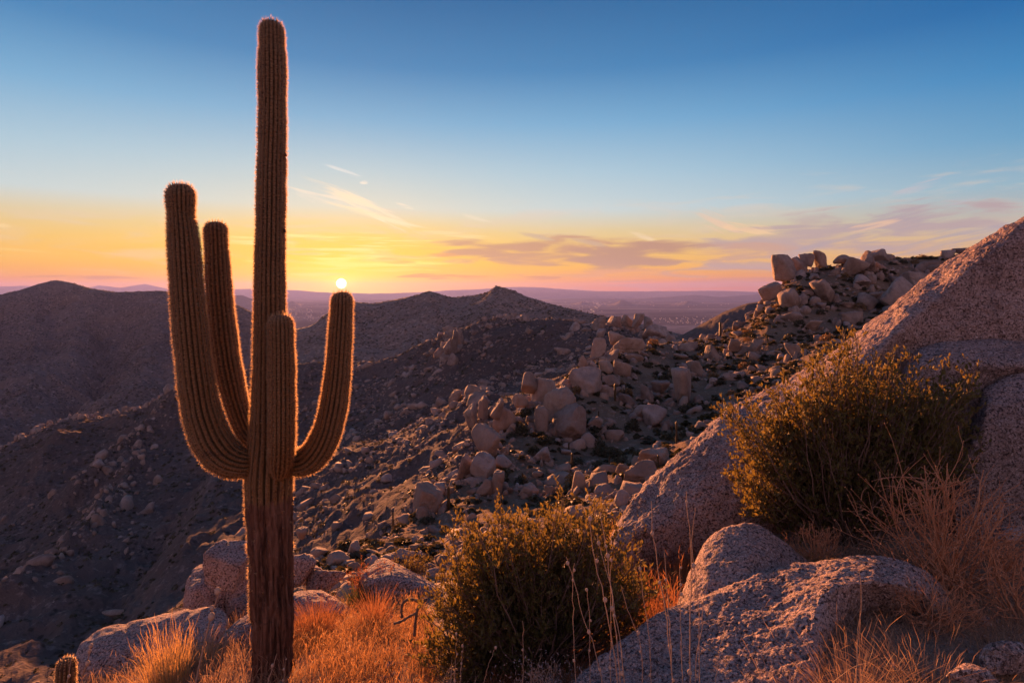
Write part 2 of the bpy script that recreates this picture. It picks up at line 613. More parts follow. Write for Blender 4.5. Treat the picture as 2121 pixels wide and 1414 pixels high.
M_near = granite_near('granite_near', (1.06, .95, .90))
M_near2 = granite_near('granite_grey', (.86, .82, .82))
M_mid = granite_mid('granite_boulder')
M_midS = granite_mid('granite_rubble', .5, .85)
M_ground = ground_mat()
M_slope = hill_mat('boulder_slope_soil', 12, (.175, .118, .078), (.30, .23, .185), (.075, .058, .034), .55)
M_spur = hill_mat('spur_soil', 1.7, (.105, .078, .068), (.24, .185, .16), (.035, .032, .024), .7)
M_hill = hill_mat('hill_soil', .62, (.16, .125, .108), (.34, .275, .24), (.035, .033, .028), .95)
M_hill2 = hill_mat('hill_soil_brown', .62, (.235, .175, .14), (.44, .35, .29), (.045, .042, .03), .9)
M_far = hill_mat('mountain_soil', .06, (.16, .13, .12), (.20, .17, .16), (.08, .07, .06), .3)
M_plain = plain_mat()

# ------------------------------------------------------------------ the setting, far to near
# valley floor, out past the last mountains
PZ = ZC - 300.0
xs = np.linspace(-35000, 35000, 121)
ys = np.concatenate([np.linspace(1500, 6000, 30), np.linspace(6400, 30000, 60)])
XX, YY = np.meshgrid(xs, ys)
ZZ = PZ + 6 * fbm(np.stack([XX.ravel() / 4000, YY.ravel() / 4000, XX.ravel() * 0], -1), 3).reshape(XX.shape)
tag(mk('valley_plain', np.stack([XX, YY, ZZ], -1).reshape(-1, 3), gridfaces(*XX.shape), M_plain), 'flat desert plain under purple evening haze', kind='structure')

# the near terrain under everything, so that no gap opens to either side or behind the camera
def under():
    xs = np.linspace(-3000, 3000, 121)
    ys = np.concatenate([np.linspace(-800, 0, 17), np.linspace(30, 2300, 60)])
    X, Y = np.meshgrid(xs, ys)
    r = np.hypot(X, np.maximum(Y, 0) + 0)
    back = np.clip(-Y / 300, 0, 1)
    Z = ZC - 30 - 235 * np.clip(r / 450, 0, 1) - 150 * np.clip((Y - 900) / 1200, 0, 1) + 60 * back * np.clip(1 - np.abs(X) / 900, 0, 1)
    Z = np.where((Y < 20) & (np.abs(X) < 120), np.minimum(Z, ZC - 12), Z)
    Z = Z + 14 * fbm(np.stack([X.ravel() / 260, Y.ravel() / 260, 0 * X.ravel()], -1), 4).reshape(X.shape)
    Z = np.maximum(Z, PZ - 45)
    tag(mk('terrain', np.stack([X, Y, Z], -1).reshape(-1, 3), gridfaces(*X.shape), M_hill), 'rough desert terrain far below the ridge', kind='structure')


under()


def far_range(name, Y, top, x0, x1, dpx, jag, seed, label, depth=.06, base=None):
    cols = np.arange(x0, x1, dpx, dtype=float)
    t = np.array(top, float)
    py = np.interp(cols, t[:, 0], t[:, 1])
    py = py + jag * fbm(np.stack([cols / 60., cols * 0, cols * 0], -1), 5, .55, seed=seed) * np.clip((612 - py) / 6, .3, 1)
    rows = []
    for k, (fy, fh) in enumerate([(1 - depth, 0), (1 - depth * .66, .22), (1 - depth * .33, .6), (1, 1), (1 + depth * .3, .6), (1 + depth * .7, 0)]):
        yy = Y * fy
        zt = ZC + (HY - py) / F * Y
        z = PZ - 15 + (zt - PZ + 15) * fh
        x = (cols - CX) / F * yy
        nn = fbm(np.stack([cols / 24., cols * 0 + k * 1.7, cols * 0], -1), 4, .6, seed=seed + 3)
        z = z + (zt - PZ) * .16 * nn * (fh > 0) * (fh < 1)
        rows.append(np.stack([x, cols * 0 + yy, z], -1))
    G = np.array(rows)
    return tag(mk(name, G.reshape(-1, 3), gridfaces(*G.shape[:2]), M_far), label, kind='structure')


far_range('far_mountains', 26500, [(-500, 600), (0, 593), (60, 592), (100, 598), (180, 597), (205, 591), (250, 596), (300, 588), (345, 597), (480, 599), (560, 597), (640, 604), (760, 608),
                                   (860, 606), (930, 601), (1000, 599), (1045, 595), (1095, 594), (1160, 598), (1230, 603), (1400, 603), (1500, 602), (1560, 604), (2200, 603), (2700, 606)],
          -400, 2560, 4, 2.2, 2, 'pale jagged mountain range along the horizon')
far_range('distant_hills', 9500, [(330, 630), (400, 622), (470, 613), (500, 611), (530, 622), (570, 634), (620, 642), (700, 644)], 330, 700, 4, 3.5, 5, 'dim purple hills beyond the left ridge', .08)
far_range('distant_hills', 17500, [(1060, 624), (1150, 619), (1230, 617), (1300, 619), (1380, 615), (1440, 611), (1490, 615), (1560, 610), (1640, 612), (1800, 608), (2200, 612)], 1060, 2200, 4, 3.0, 44, 'low purple hills across the far plain on the right', .06)
for i, (px, w, h, Y, sd_) in enumerate([(1290, 34, 12, 12074, 1), (1428, 42, 8, 12649, 2), (1275, 34, 6, 17250, 3), (1435, 30, 11, 18975, 4), (1500, 36, 9, 17825, 5), (1545, 22, 10, 18400, 6), (1208, 30, 5, 13224, 7),
                                        (1350, 30, 5, 20700, 8), (605, 22, 8, 12649, 9), (832, 24, 9, 13799, 10), (1400, 40, 6, 21850, 13)]):
    pb = HY - (PZ - ZC) * F / Y
    far_range('butte', Y, [(px - w * 1.2, pb + 1), (px - w * .5, pb - h * .35), (px - w * .1, pb - h), (px + w * .15, pb - h * .8), (px + w * .6, pb - h * .3), (px + w * 1.2, pb + 1)],
              px - w * 1.3, px + w * 1.3, 2, 2, 20 + sd_, 'low dark butte rising from the hazy plain', .05)


def landform(name, rows, px0, px1, dpx, sub, sm, amp, scale, seed, mat, label, rid=0.0, extra=None, crest_keep=None, keep=.8, kw=3.0):
    cols, G = loftgrid(rows, px0, px1, dpx, sub, sm)
    p = G.reshape(-1, 3)
    n = fbm(p / scale, 6, .52, seed=seed)
    if rid:
        n = n * (1 - rid) + rid * (fbm(p / scale * .8, 5, .55, seed=seed + 5, ridged=True) - .35)
    n = n + .32 * (fbm(p / (scale * .28), 4, .6, seed=seed + 8, ridged=True) - .3)
    k = np.ones(G.shape[:2])
    if crest_keep is not None:
        r = np.arange(G.shape[0])
        k *= (1 - keep * np.exp(-((r - crest_keep) / kw) ** 2))[:, None]
    G = G.copy()
    dz = (amp * n).reshape(G.shape[:2]) * k
    G[..., 2] += dz
    if extra is not None:
        G[..., 2] += extra(cols, G) * k
    o = mk(name, G.reshape(-1, 3), gridfaces(*G.shape[:2])[:, ::-1], mat)
    tag(o, label, kind='structure')
    return cols, G


def ridge_lines(lines, w):
    """raise rocky ribs / cut gullies along world polylines given as (px, py, Y) points"""
    L = [np.array([pt(*q)[:2] for q in l[0]]) for l in lines]

    def f(cols, G):
        xy = G[..., :2].reshape(-1, 2)
        out = np.zeros(len(xy))
        for (pts_, h), l in zip(lines, L):
            dmin = np.full(len(xy), 1e9)
            for a, b in zip(l[:-1], l[1:]):
                ab = b - a
                t = np.clip(((xy - a) @ ab) / (ab @ ab), 0, 1)
                dmin = np.minimum(dmin, np.linalg.norm(xy - (a + t[:, None] * ab), axis=1))
            out += h * np.exp(-(dmin / w) ** 1.3) * (.75 + .7 * fbm(np.c_[xy / (w * 1.2), xy[:, :1] * 0], 4, .6, seed=3))
        return out.reshape(G.shape[:2])
    return f


# left hill
C_ = [(-500, 660, 1500), (-350, 640, 1500), (-150, 625, 1550), (0, 611, 1600), (45, 600, 1600), (80, 588, 1620), (115, 580, 1620), (150, 586, 1620), (190, 598, 1600), (240, 605, 1600), (290, 604, 1600),
      (340, 603, 1600), (400, 612, 1550), (450, 620, 1500), (490, 631, 1450), (530, 650, 1400), (580, 672, 1350), (640, 694, 1300), (740, 740, 1200)]
C_cols, C_G = landform('left_hill', [offs(C_, 120, 1.35), C_,
                       [(-500, 740, 1300), (0, 690, 1380), (115, 660, 1430), (210, 668, 1380), (290, 665, 1400), (400, 672, 1350), (530, 700, 1250), (740, 790, 1050)],
                       [(-500, 830, 1100), (0, 770, 1150), (100, 745, 1180), (210, 770, 1050), (300, 740, 1150), (400, 750, 1150), (520, 750, 1080), (740, 810, 950)],
                       [(-500, 960, 800), (0, 870, 850), (130, 840, 880), (200, 830, 870), (300, 840, 880), (400, 840, 880), (640, 830, 880), (740, 850, 850)],
                       [(-500, 1150, 560), (0, 1000, 580), (200, 960, 600), (400, 950, 600), (740, 950, 600)]],
         -480, 740, 3, [10, 40, 44, 44, 20], 10, 40, 160, 4, M_hill, 'broad dark desert hill with a rounded summit on the left',
         .5, ridge_lines([([(215, 690, 1380), (215, 740, 1150), (190, 800, 950), (60, 900, 780)], -64), ([(60, 640, 1500), (80, 760, 1150), (40, 850, 900)], 27),
                          ([(330, 660, 1400), (300, 740, 1150), (290, 820, 900)], 30), ([(450, 680, 1350), (400, 760, 1100)], 20), ([(140, 640, 1500), (170, 700, 1350), (150, 780, 1050)], 27), ([(260, 625, 1550), (250, 680, 1350), (225, 740, 1150)], -27), ([(390, 640, 1450), (350, 700, 1250), (330, 800, 950)], -30), ([(100, 620, 1550), (110, 700, 1300), (70, 780, 1100)], -30), ([(500, 680, 1250), (470, 760, 1050)], -23)], 45), 10, .93, 10)

# middle hill
Mc = [(560, 700, 1000), (590, 686, 1000), (612, 681, 1000), (640, 676, 1000), (655, 668, 1000), (668, 655, 1000), (678, 649, 995), (688, 640, 1000), (700, 632, 1010), (735, 625, 1050), (770, 629, 1050), (800, 624, 1050),
      (850, 614, 1050), (890, 608, 1050), (915, 612, 1050), (935, 617, 1050), (985, 612, 1050), (1010, 606, 1050), (1035, 602, 1050), (1070, 607, 1050), (1110, 621, 1020), (1150, 633, 1000), (1200, 645, 950), (1260, 657, 900),
      (1330, 672, 850), (1480, 710, 800)]
M_cols, M_G = landform('middle_hill', [offs(Mc, 140, 1.3), Mc,
                         [(560, 740, 850), (700, 690, 860), (800, 660, 880), (890, 645, 900), (1035, 632, 900), (1150, 660, 860), (1260, 690, 780), (1480, 740, 680)],
                         [(560, 800, 680), (800, 740, 680), (1035, 700, 700), (1260, 730, 620), (1480, 780, 560)],
                         [(560, 900, 500), (800, 850, 500), (1035, 800, 500), (1480, 850, 440)]],
         560, 1480, 2.5, [10, 44, 44, 24], 6, 22, 110, 9, M_hill2, 'long scrubby desert hill with two low summits below the setting sun',
         .4, ridge_lines([([(760, 640, 1000), (800, 700, 800), (790, 740, 680)], -22), ([(890, 620, 1000), (930, 680, 800)], 12), ([(1035, 610, 1000), (1010, 660, 850), (1000, 700, 700)], 12), ([(960, 630, 1000), (900, 700, 750)], -14)], 40), 10, .95, 13)

# a darker hill past the saddle on the right
K_ = [(1360, 720, 430), (1420, 690, 450), (1460, 668, 470), (1500, 646, 480), (1545, 629, 490), (1590, 622, 500), (1650, 616, 500), (1760, 610, 500), (2500, 600, 500)]
landform('right_hill', [offs(K_, 90, 1.2), K_, offs(K_, 60, .8), offs(K_, 140, .6)], 1360, 2500, 3, [6, 16, 12], 6, 5, 50, 12, M_spur, 'dark hillside beyond the saddle on the right', .4, None, 6)

# bouldery spur that drops from the middle of the picture to the dark ravine on the left
S_ = [(-600, 1200, 320), (-400, 1090, 330), (-200, 1010, 350), (0, 930, 370), (100, 886, 390), (160, 862, 400), (210, 866, 400), (300, 842, 400), (345, 815, 400), (390, 797, 400), (480, 770, 400), (560, 757, 400), (650, 755, 390),
      (750, 757, 380), (800, 748, 375), (830, 742, 370), (870, 720, 360), (930, 692, 350), (990, 672, 340), (1045, 661, 330), (1100, 668, 320), (1200, 676, 300), (1300, 684, 280), (1420, 720, 250)]
S_rows = [offs(S_, 170, 1.3), S_,
          [(-600, 1400, 200), (-400, 1280, 215), (0, 1110, 245), (200, 1030, 265), (400, 945, 285), (600, 890, 285), (800, 860, 265), (1000, 800, 240), (1200, 770, 215), (1420, 770, 190)],
          [(-600, 1600, 105), (-400, 1470, 112), (0, 1330, 125), (200, 1250, 135), (400, 1160, 145), (600, 1080, 150), (800, 1010, 145), (1000, 930, 130), (1200, 860, 120), (1420, 830, 110)],
          [(-600, 1900, 50), (0, 1650, 56), (300, 1520, 62), (600, 1300, 72), (800, 1180, 80), (1000, 1080, 80), (1200, 980, 80), (1420, 900, 80)],
          [(-600, 2300, 24), (0, 2000, 24), (300, 1700, 28), (600, 1420, 36), (800, 1300, 42), (1000, 1200, 48), (1420, 1000, 50)]]
S_ribs = ridge_lines([([(400, 797, 395), (330, 850, 350), (240, 920, 300), (150, 1010, 260)], 11), ([(300, 950, 290), (230, 1040, 240), (190, 1110, 200), (30, 1260, 150)], 11),
                      ([(560, 800, 360), (500, 900, 280)], 4), ([(120, 900, 350), (60, 1000, 280)], 8), ([(420, 1000, 250), (330, 1130, 180), (200, 1330, 120)], -8), ([(520, 900, 290), (430, 1060, 210), (380, 1200, 140)], 7), ([(960, 830, 230), (990, 880, 190)], 3),
                      ([(925, 700, 335), (920, 760, 290)], 4)], 9)
S_cols, S_G = landform('bouldery_spur', S_rows, -580, 1420, 3.2, [8, 66, 70, 40, 12], 8, 8.5, 46, 16, M_spur, 'steep stony spur falling into the dark ravine', .55, S_ribs, 8)

# near ridge with the big boulders
Rc = [(440, 1290, 16), (560, 1230, 17), (640, 1178, 18), (700, 1152, 20), (800, 1112, 24), (850, 1085, 27), (900, 1046, 30), (960, 985, 35), (1000, 945, 38), (1050, 890, 44), (1100, 838, 50), (1160, 790, 60), (1220, 752, 70),
      (1300, 722, 85), (1360, 714, 94), (1400, 710, 100), (1450, 704, 103), (1500, 690, 105), (1540, 668, 107), (1570, 645, 108), (1590, 615, 109), (1620, 592, 110), (1660, 570, 112), (1710, 556, 115), (1760, 544, 116), (1820, 537, 118),
      (1900, 536, 120), (1990, 530, 120), (2060, 522, 120), (2600, 500, 120)]
R_rows = [[(a, b + (150 if a < 1300 else 70), c * 1.32) for a, b, c in Rc], Rc,
          [(440, 1340, 13), (640, 1215, 14.5), (900, 1110, 23), (1000, 1060, 26), (1100, 1000, 31), (1220, 930, 39), (1300, 895, 45), (1400, 860, 51), (1500, 820, 56), (1600, 760, 66), (1700, 705, 76), (1900, 640, 90), (2100, 600, 96), (2600, 560, 96)],
          [(440, 1420, 11), (640, 1280, 11.5), (900, 1190, 15.5), (1100, 1120, 18), (1300, 1040, 21), (1500, 960, 25), (1700, 870, 31), (2100, 760, 38), (2600, 700, 40)],
          [(440, 1600, 8.6), (640, 1400, 8.8), (900, 1330, 9.2), (1100, 1300, 9.6), (1300, 1260, 10.5), (1500, 1180, 11.5), (1700, 1120, 13), (2100, 1000, 15), (2600, 900, 16)]]
R_cols, R_G = landform('boulder_ridge', R_rows, 440, 2400, 3.6, [10, 76, 44, 22], 6, .75, 6, 21, M_slope, 'stony ridge of bare soil between the boulders', .3, None, 10)


def r_hit(px, py, G=None, cols=None, r0=10):
    """where the sight line through (px, py) meets a landform grid"""
    G = R_G if G is None else G
    cols = R_cols if cols is None else cols
    c = int(np.clip(round((px - cols[0]) / (cols[1] - cols[0])), 0, len(cols) - 1))
    q = G[r0:, c]
    pys = HY - (q[:, 2] - ZC) * F / q[:, 1]
    k = np.nonzero(pys >= py)[0]
    k = k[0] if len(k) else len(pys) - 1
    if k == 0:
        return q[0, 1]
    t = np.clip((py - pys[k - 1]) / (pys[k] - pys[k - 1] + 1e-9), 0, 1)
    return q[k - 1, 1] * (1 - t) + q[k, 1] * t


# ------------------------------------------------------------------ foreground ground
GP = np.array([pt(*q) for q in [
    (566, 1392, 5.1), (480, 1395, 5.15), (400, 1400, 5.2), (250, 1425, 5.4), (60, 1470, 5.6), (-200, 1560, 5.6), (700, 1400, 4.8), (880, 1395, 4.7), (800, 1295, 5.8), (690, 1285, 6.3), (480, 1310, 6.6),
    (300, 1370, 6.8), (120, 1450, 7), (640, 1265, 8), (400, 1360, 8.5), (200, 1450, 9), (850, 1210, 8), (0, 1600, 9), (1000, 1385, 4.7), (1150, 1365, 4.8), (1250, 1312, 5.5), (1330, 1265, 5.2), (1330, 1125, 7),
    (1400, 1150, 6.5), (1450, 1105, 6.8), (1600, 1105, 6), (1750, 1145, 5), (1900, 1175, 4.8), (2050, 1195, 4.5), (2121, 1300, 3.8), (2121, 1414, 3.2), (1900, 1500, 2.8), (1600, 1640, 2.6), (1300, 1620, 3),
    (1000, 1600, 3.3), (700, 1600, 3.6), (400, 1650, 3.8), (0, 1700, 4), (2300, 1250, 4.2), (2300, 1100, 6), (2121, 1000, 7), (1800, 1040, 8), (1300, 1150, 9), (1700, 1040, 10.5), (1000, 1230, 10), (500, 1380, 11),
    (2400, 900, 10), (1060, 3000, 1.0), (-600, 2600, 3), (2600, 1900, 2.2), (-800, 1600, 8), (-600, 1650, 10), (0, 1700, 12), (500, 1480, 13), (1060, 1330, 13), (1800, 1130, 13)]])
GP = np.vstack([GP, [[0, -2, ZC - 1.7], [-5, -2, ZC - 3.6], [5, -2, ZC - 1.3], [8, 2, ZC - 1.6], [-8, 2, ZC - 5]]])


def tps(P, q):
    d = np.linalg.norm(P[:, None, :2] - P[None, :, :2], axis=-1)
    U = lambda r: r * r * np.log(r + 1e-9)
    n = len(P)
    A = np.zeros((n + 3, n + 3))
    A[:n, :n] = U(d) + np.eye(n) * .06
    A[:n, n:] = np.c_[np.ones(n), P[:, :2]]
    A[n:, :n] = A[:n, n:].T
    w = np.linalg.solve(A, np.r_[P[:, 2], 0, 0, 0])
    out = np.empty(len(q))
    for i in range(0, len(q), 20000):
        k = q[i:i + 20000]
        dd = np.linalg.norm(k[:, None] - P[None, :, :2], axis=-1)
        out[i:i + 20000] = U(dd) @ w[:n] + w[n] + k @ w[n + 1:]
    return out


gx = np.arange(-9.5, 9.6, .07)
gy = np.arange(-2.5, 13.01, .07)
GX, GY = np.meshgrid(gx, gy)
gq = np.stack([GX.ravel(), GY.ravel()], -1)
GZ = tps(GP, gq)
GZ = GZ + .05 * fbm(np.c_[gq / .9, gq[:, :1] * 0], 5, .55, seed=31) - .03
GZ = GZ.reshape(GX.shape)


def gz(x, y):
    """height of the foreground ground"""
    x = np.atleast_1d(np.asarray(x, float))
    y = np.atleast_1d(np.asarray(y, float))
    i = np.clip((x - gx[0]) / .07, 0, len(gx) - 1.001)
    j = np.clip((y - gy[0]) / .07, 0, len(gy) - 1.001)
    a, b = i.astype(int), j.astype(int)
    u, v = i - a, j - b
    return GZ[b, a] * (1 - u) * (1 - v) + GZ[b, a + 1] * u * (1 - v) + GZ[b + 1, a] * (1 - u) * v + GZ[b + 1, a + 1] * u * v


tag(mk('ground', np.stack([GX, GY, GZ], -1).reshape(-1, 3), gridfaces(*GX.shape), M_ground), 'gravelly hilltop ground in the foreground', kind='structure')

# ------------------------------------------------------------------ builders for things
def at(name, V, Fs, mat, loc, parent=None, rnd=None, smooth=True):
    """mesh with its origin at loc (world); as a part, at its parent's origin"""
    if parent is not None:                                         # parts and sub-parts sit at their thing's origin
        q = parent
        while q.parent is not None:
            q = q.parent
        loc = q.location
    loc = np.asarray(loc, float)
    o = mk(name, np.asarray(V) - loc, Fs, mat, parent, smooth, rnd)
    if parent is None:
        o.location = loc
    return o


def merge(parts):
    """[(V, F)] -> V, F with F all of one size"""
    Vs, Fs, k = [], [], 0
    for v, f in parts:
        Vs.append(v)
        Fs.append(np.asarray(f) + k)
        k += len(v)
    return np.concatenate(Vs), np.concatenate(Fs)


def unit(v):
    v = np.asarray(v, float)
    return v / (np.linalg.norm(v, axis=-1, keepdims=True) + 1e-12)


def frames(path):
    t = unit(np.gradient(path, axis=0))
    up = np.array([0, -1.0, 0]) if abs(t[0][1]) < .9 else np.array([1.0, 0, 0])
    N = []
    n = up - t[0] * (up @ t[0])
    for k in range(len(path)):
        n = n - t[k] * (n @ t[k])
        n = n / np.linalg.norm(n)
        N.append(n)
    N = np.array(N)
    return t, N, np.cross(t, N)


def resample(path, rad, step):
    s = np.r_[0, np.cumsum(np.linalg.norm(np.diff(path, axis=0), axis=1))]
    m = max(4, int(s[-1] / step))
    q = np.linspace(0, s[-1], m)
    P = np.stack([np.interp(q, s, path[:, i]) for i in range(3)], -1)
    r = np.interp(q, s, rad)
    w = max(1, int(m / (len(path) * 1.3)))
    if m > 12:
        P[:, 0], P[:, 1], P[:, 2] = (smooth1(P[:, i], w) for i in range(3))
        rr = smooth1(r, max(1, w // 2))
        r = np.where(q < s[-1] * .93, rr, r)
    return P, r, q


def stem(pts, nr, depth, seed, step=.016, bark_z=None, dome=True, k=8, slim=1.0):
    """fluted cactus stem from (px, py, half width px, Y) points, root first; returns skin, bark and areole data"""
    rng = np.random.default_rng(seed)
    path = np.array([pt(a, b, Y) for a, b, h, Y in pts])
    rad = np.array([h * Y / F for a, b, h, Y in pts]) * slim
    P, r, q = resample(path, rad, step)
    L = q[-1]
    n = len(P)
    # growth bands: slight waists along the stem
    wob = .035 * fbm(np.c_[q * 3.1, q * 0, q * 0 + seed], 3) - .05 * np.clip(fbm(np.c_[q * 2.2, q * 0 + 5, q * 0 + seed], 2, ridged=True) - .45, 0, 1)
    r = r * (1 + wob)
    if dome:
        R_ = np.interp(L - r[-1] * 1.3, q, r)
        e = np.clip((q - (L - R_ * 1.15)) / (R_ * 1.15), 0, 1)
        r = r * np.sqrt(np.clip(1 - e ** 2.2, 0, 1)) + 1e-4
    t, N, Bn = frames(P)
    M = nr * k
    th = np.arange(M) / M * 2 * np.pi
    tw = .10 * fbm(np.c_[q * .8, q * 0, q * 0 + seed * 3.3], 2)
    prof = np.abs(np.cos(nr * th / 2))                         # 1 on a crest, 0 in a valley
    prof = np.sin(prof * np.pi / 2) ** .8
    dep = np.full(n, depth)
    if dome:
        dep = depth * (1 - .6 * e ** 3)
    zz = P[:, 2]
    if bark_z is not None:
        lowr = np.clip((bark_z + .12 - zz) / .3, 0, 1)
        dep = depth * (1 - .42 * lowr)
    ang = th[None, :] + tw[:, None]
    rr = r[:, None] * (1 - dep[:, None] * (1 - prof[None, :]))
    V = P[:, None] + (np.cos(ang) * rr)[..., None] * N[:, None] + (np.sin(ang) * rr)[..., None] * Bn[:, None]
    nv = unit(V - P[:, None])
    fl = V.reshape(-1, 3)
    bmp = .010 * fbm(fl * np.array([9, 9, 5.]), 4, .6, seed=seed)
    if bark_z is not None:
        crk = fbm(np.c_[fl[:, :2] * 17, fl[:, 2:] * 1.9], 4, .6, seed=seed + 2, ridged=True)
        low = np.repeat(np.clip((bark_z + .1 - zz) / .25, 0, 1), M)
        bmp = bmp + low * (-.022 * np.clip(crk - .42, 0, 1) / .3 + .008 * fbm(fl * 26, 3, .6, seed=9))
        base = np.repeat(np.clip((.35 - zz) / .4, 0, 1), M)
        bmp = bmp + base * (.03 * fbm(np.c_[fl[:, :2] * 9, fl[:, 2:] * 5], 3, seed=8) + .01)
    V = V + bmp.reshape(n, M)[..., None] * nv
    # areoles along each crest
    ar, an = [], []
    for j in range(nr):
        s = np.arange(.02 + rng.uniform(0, .02), L - .004, .0205)
        s = s + rng.normal(0, .003, len(s))
        i = np.clip(np.interp(s, q, np.arange(n)), 0, n - 1.001)
        a = i.astype(int)
        f = (i - a)[:, None]
        c = (j * k) % M
        p0 = V[a, c] * (1 - f) + V[np.minimum(a + 1, n - 1), c] * f
        tt = t[a]
        rad_n = nv[a, c]
        if dome:
            w = (np.interp(s, q, e) ** 2)[:, None]
            rad_n = unit(rad_n * (1 - w) + tt * w)
        ar.append(p0)
        an.append(np.concatenate([rad_n, tt], 1))
    return dict(V=V, n=n, M=M, prof=np.tile(prof, (n, 1)), ar=np.concatenate(ar), an=np.concatenate(an), z=zz)


def spines(ar, an, seed, per=14, length=.028):
    """clusters of thin needle spines, one flat sliver each, and a small felt pad under them"""
    rng = np.random.default_rng(seed)
    m = len(ar)
    n = np.repeat(an[:, :3], per, 0)
    t = np.repeat(an[:, 3:], per, 0)
    s = np.cross(n, t)
    a = rng.uniform(0, 2 * np.pi, len(n))
    tilt = rng.uniform(.35, 1.25, len(n))
    d = n * np.cos(tilt)[:, None] + (t * np.cos(a)[:, None] + s * np.sin(a)[:, None]) * np.sin(tilt)[:, None]
    ln = length * rng.uniform(.55, 1.35, len(n))
    base = np.repeat(ar, per, 0)
    w = unit(np.cross(d, rng.normal(size=d.shape))) * .0017
    V = np.stack([base - w, base + w, base + d * ln[:, None]], 1).reshape(-1, 3)
    Fq = np.arange(len(V)).reshape(-1, 3)
    # felt pads: small four-sided pyramids
    nn, tt = an[:, :3], an[:, 3:]
    ss = np.cross(nn, tt)
    c = ar - nn * .002
    e = .0052
    PV = np.stack([c + tt * e, c + ss * e, c - tt * e, c - ss * e, c + nn * .008], 1).reshape(-1, 3)
    k = (np.arange(m) * 5)[:, None, None] + np.array([[0, 1, 4], [1, 2, 4], [2, 3, 4], [3, 0, 4]])[None]
    Fp = k.reshape(-1, 3) + len(V)
    return np.concatenate([V, PV]), np.concatenate([Fq, Fp]), np.r_[np.tile([0., 0., 1.], len(V) // 3), np.full(len(PV), .25)]


M_cactus = cactus_mat()
M_bark = bark_mat()
M_spine = leafy('spine', (.14, .072, .036), (.95, .68, .40), .62, .2)


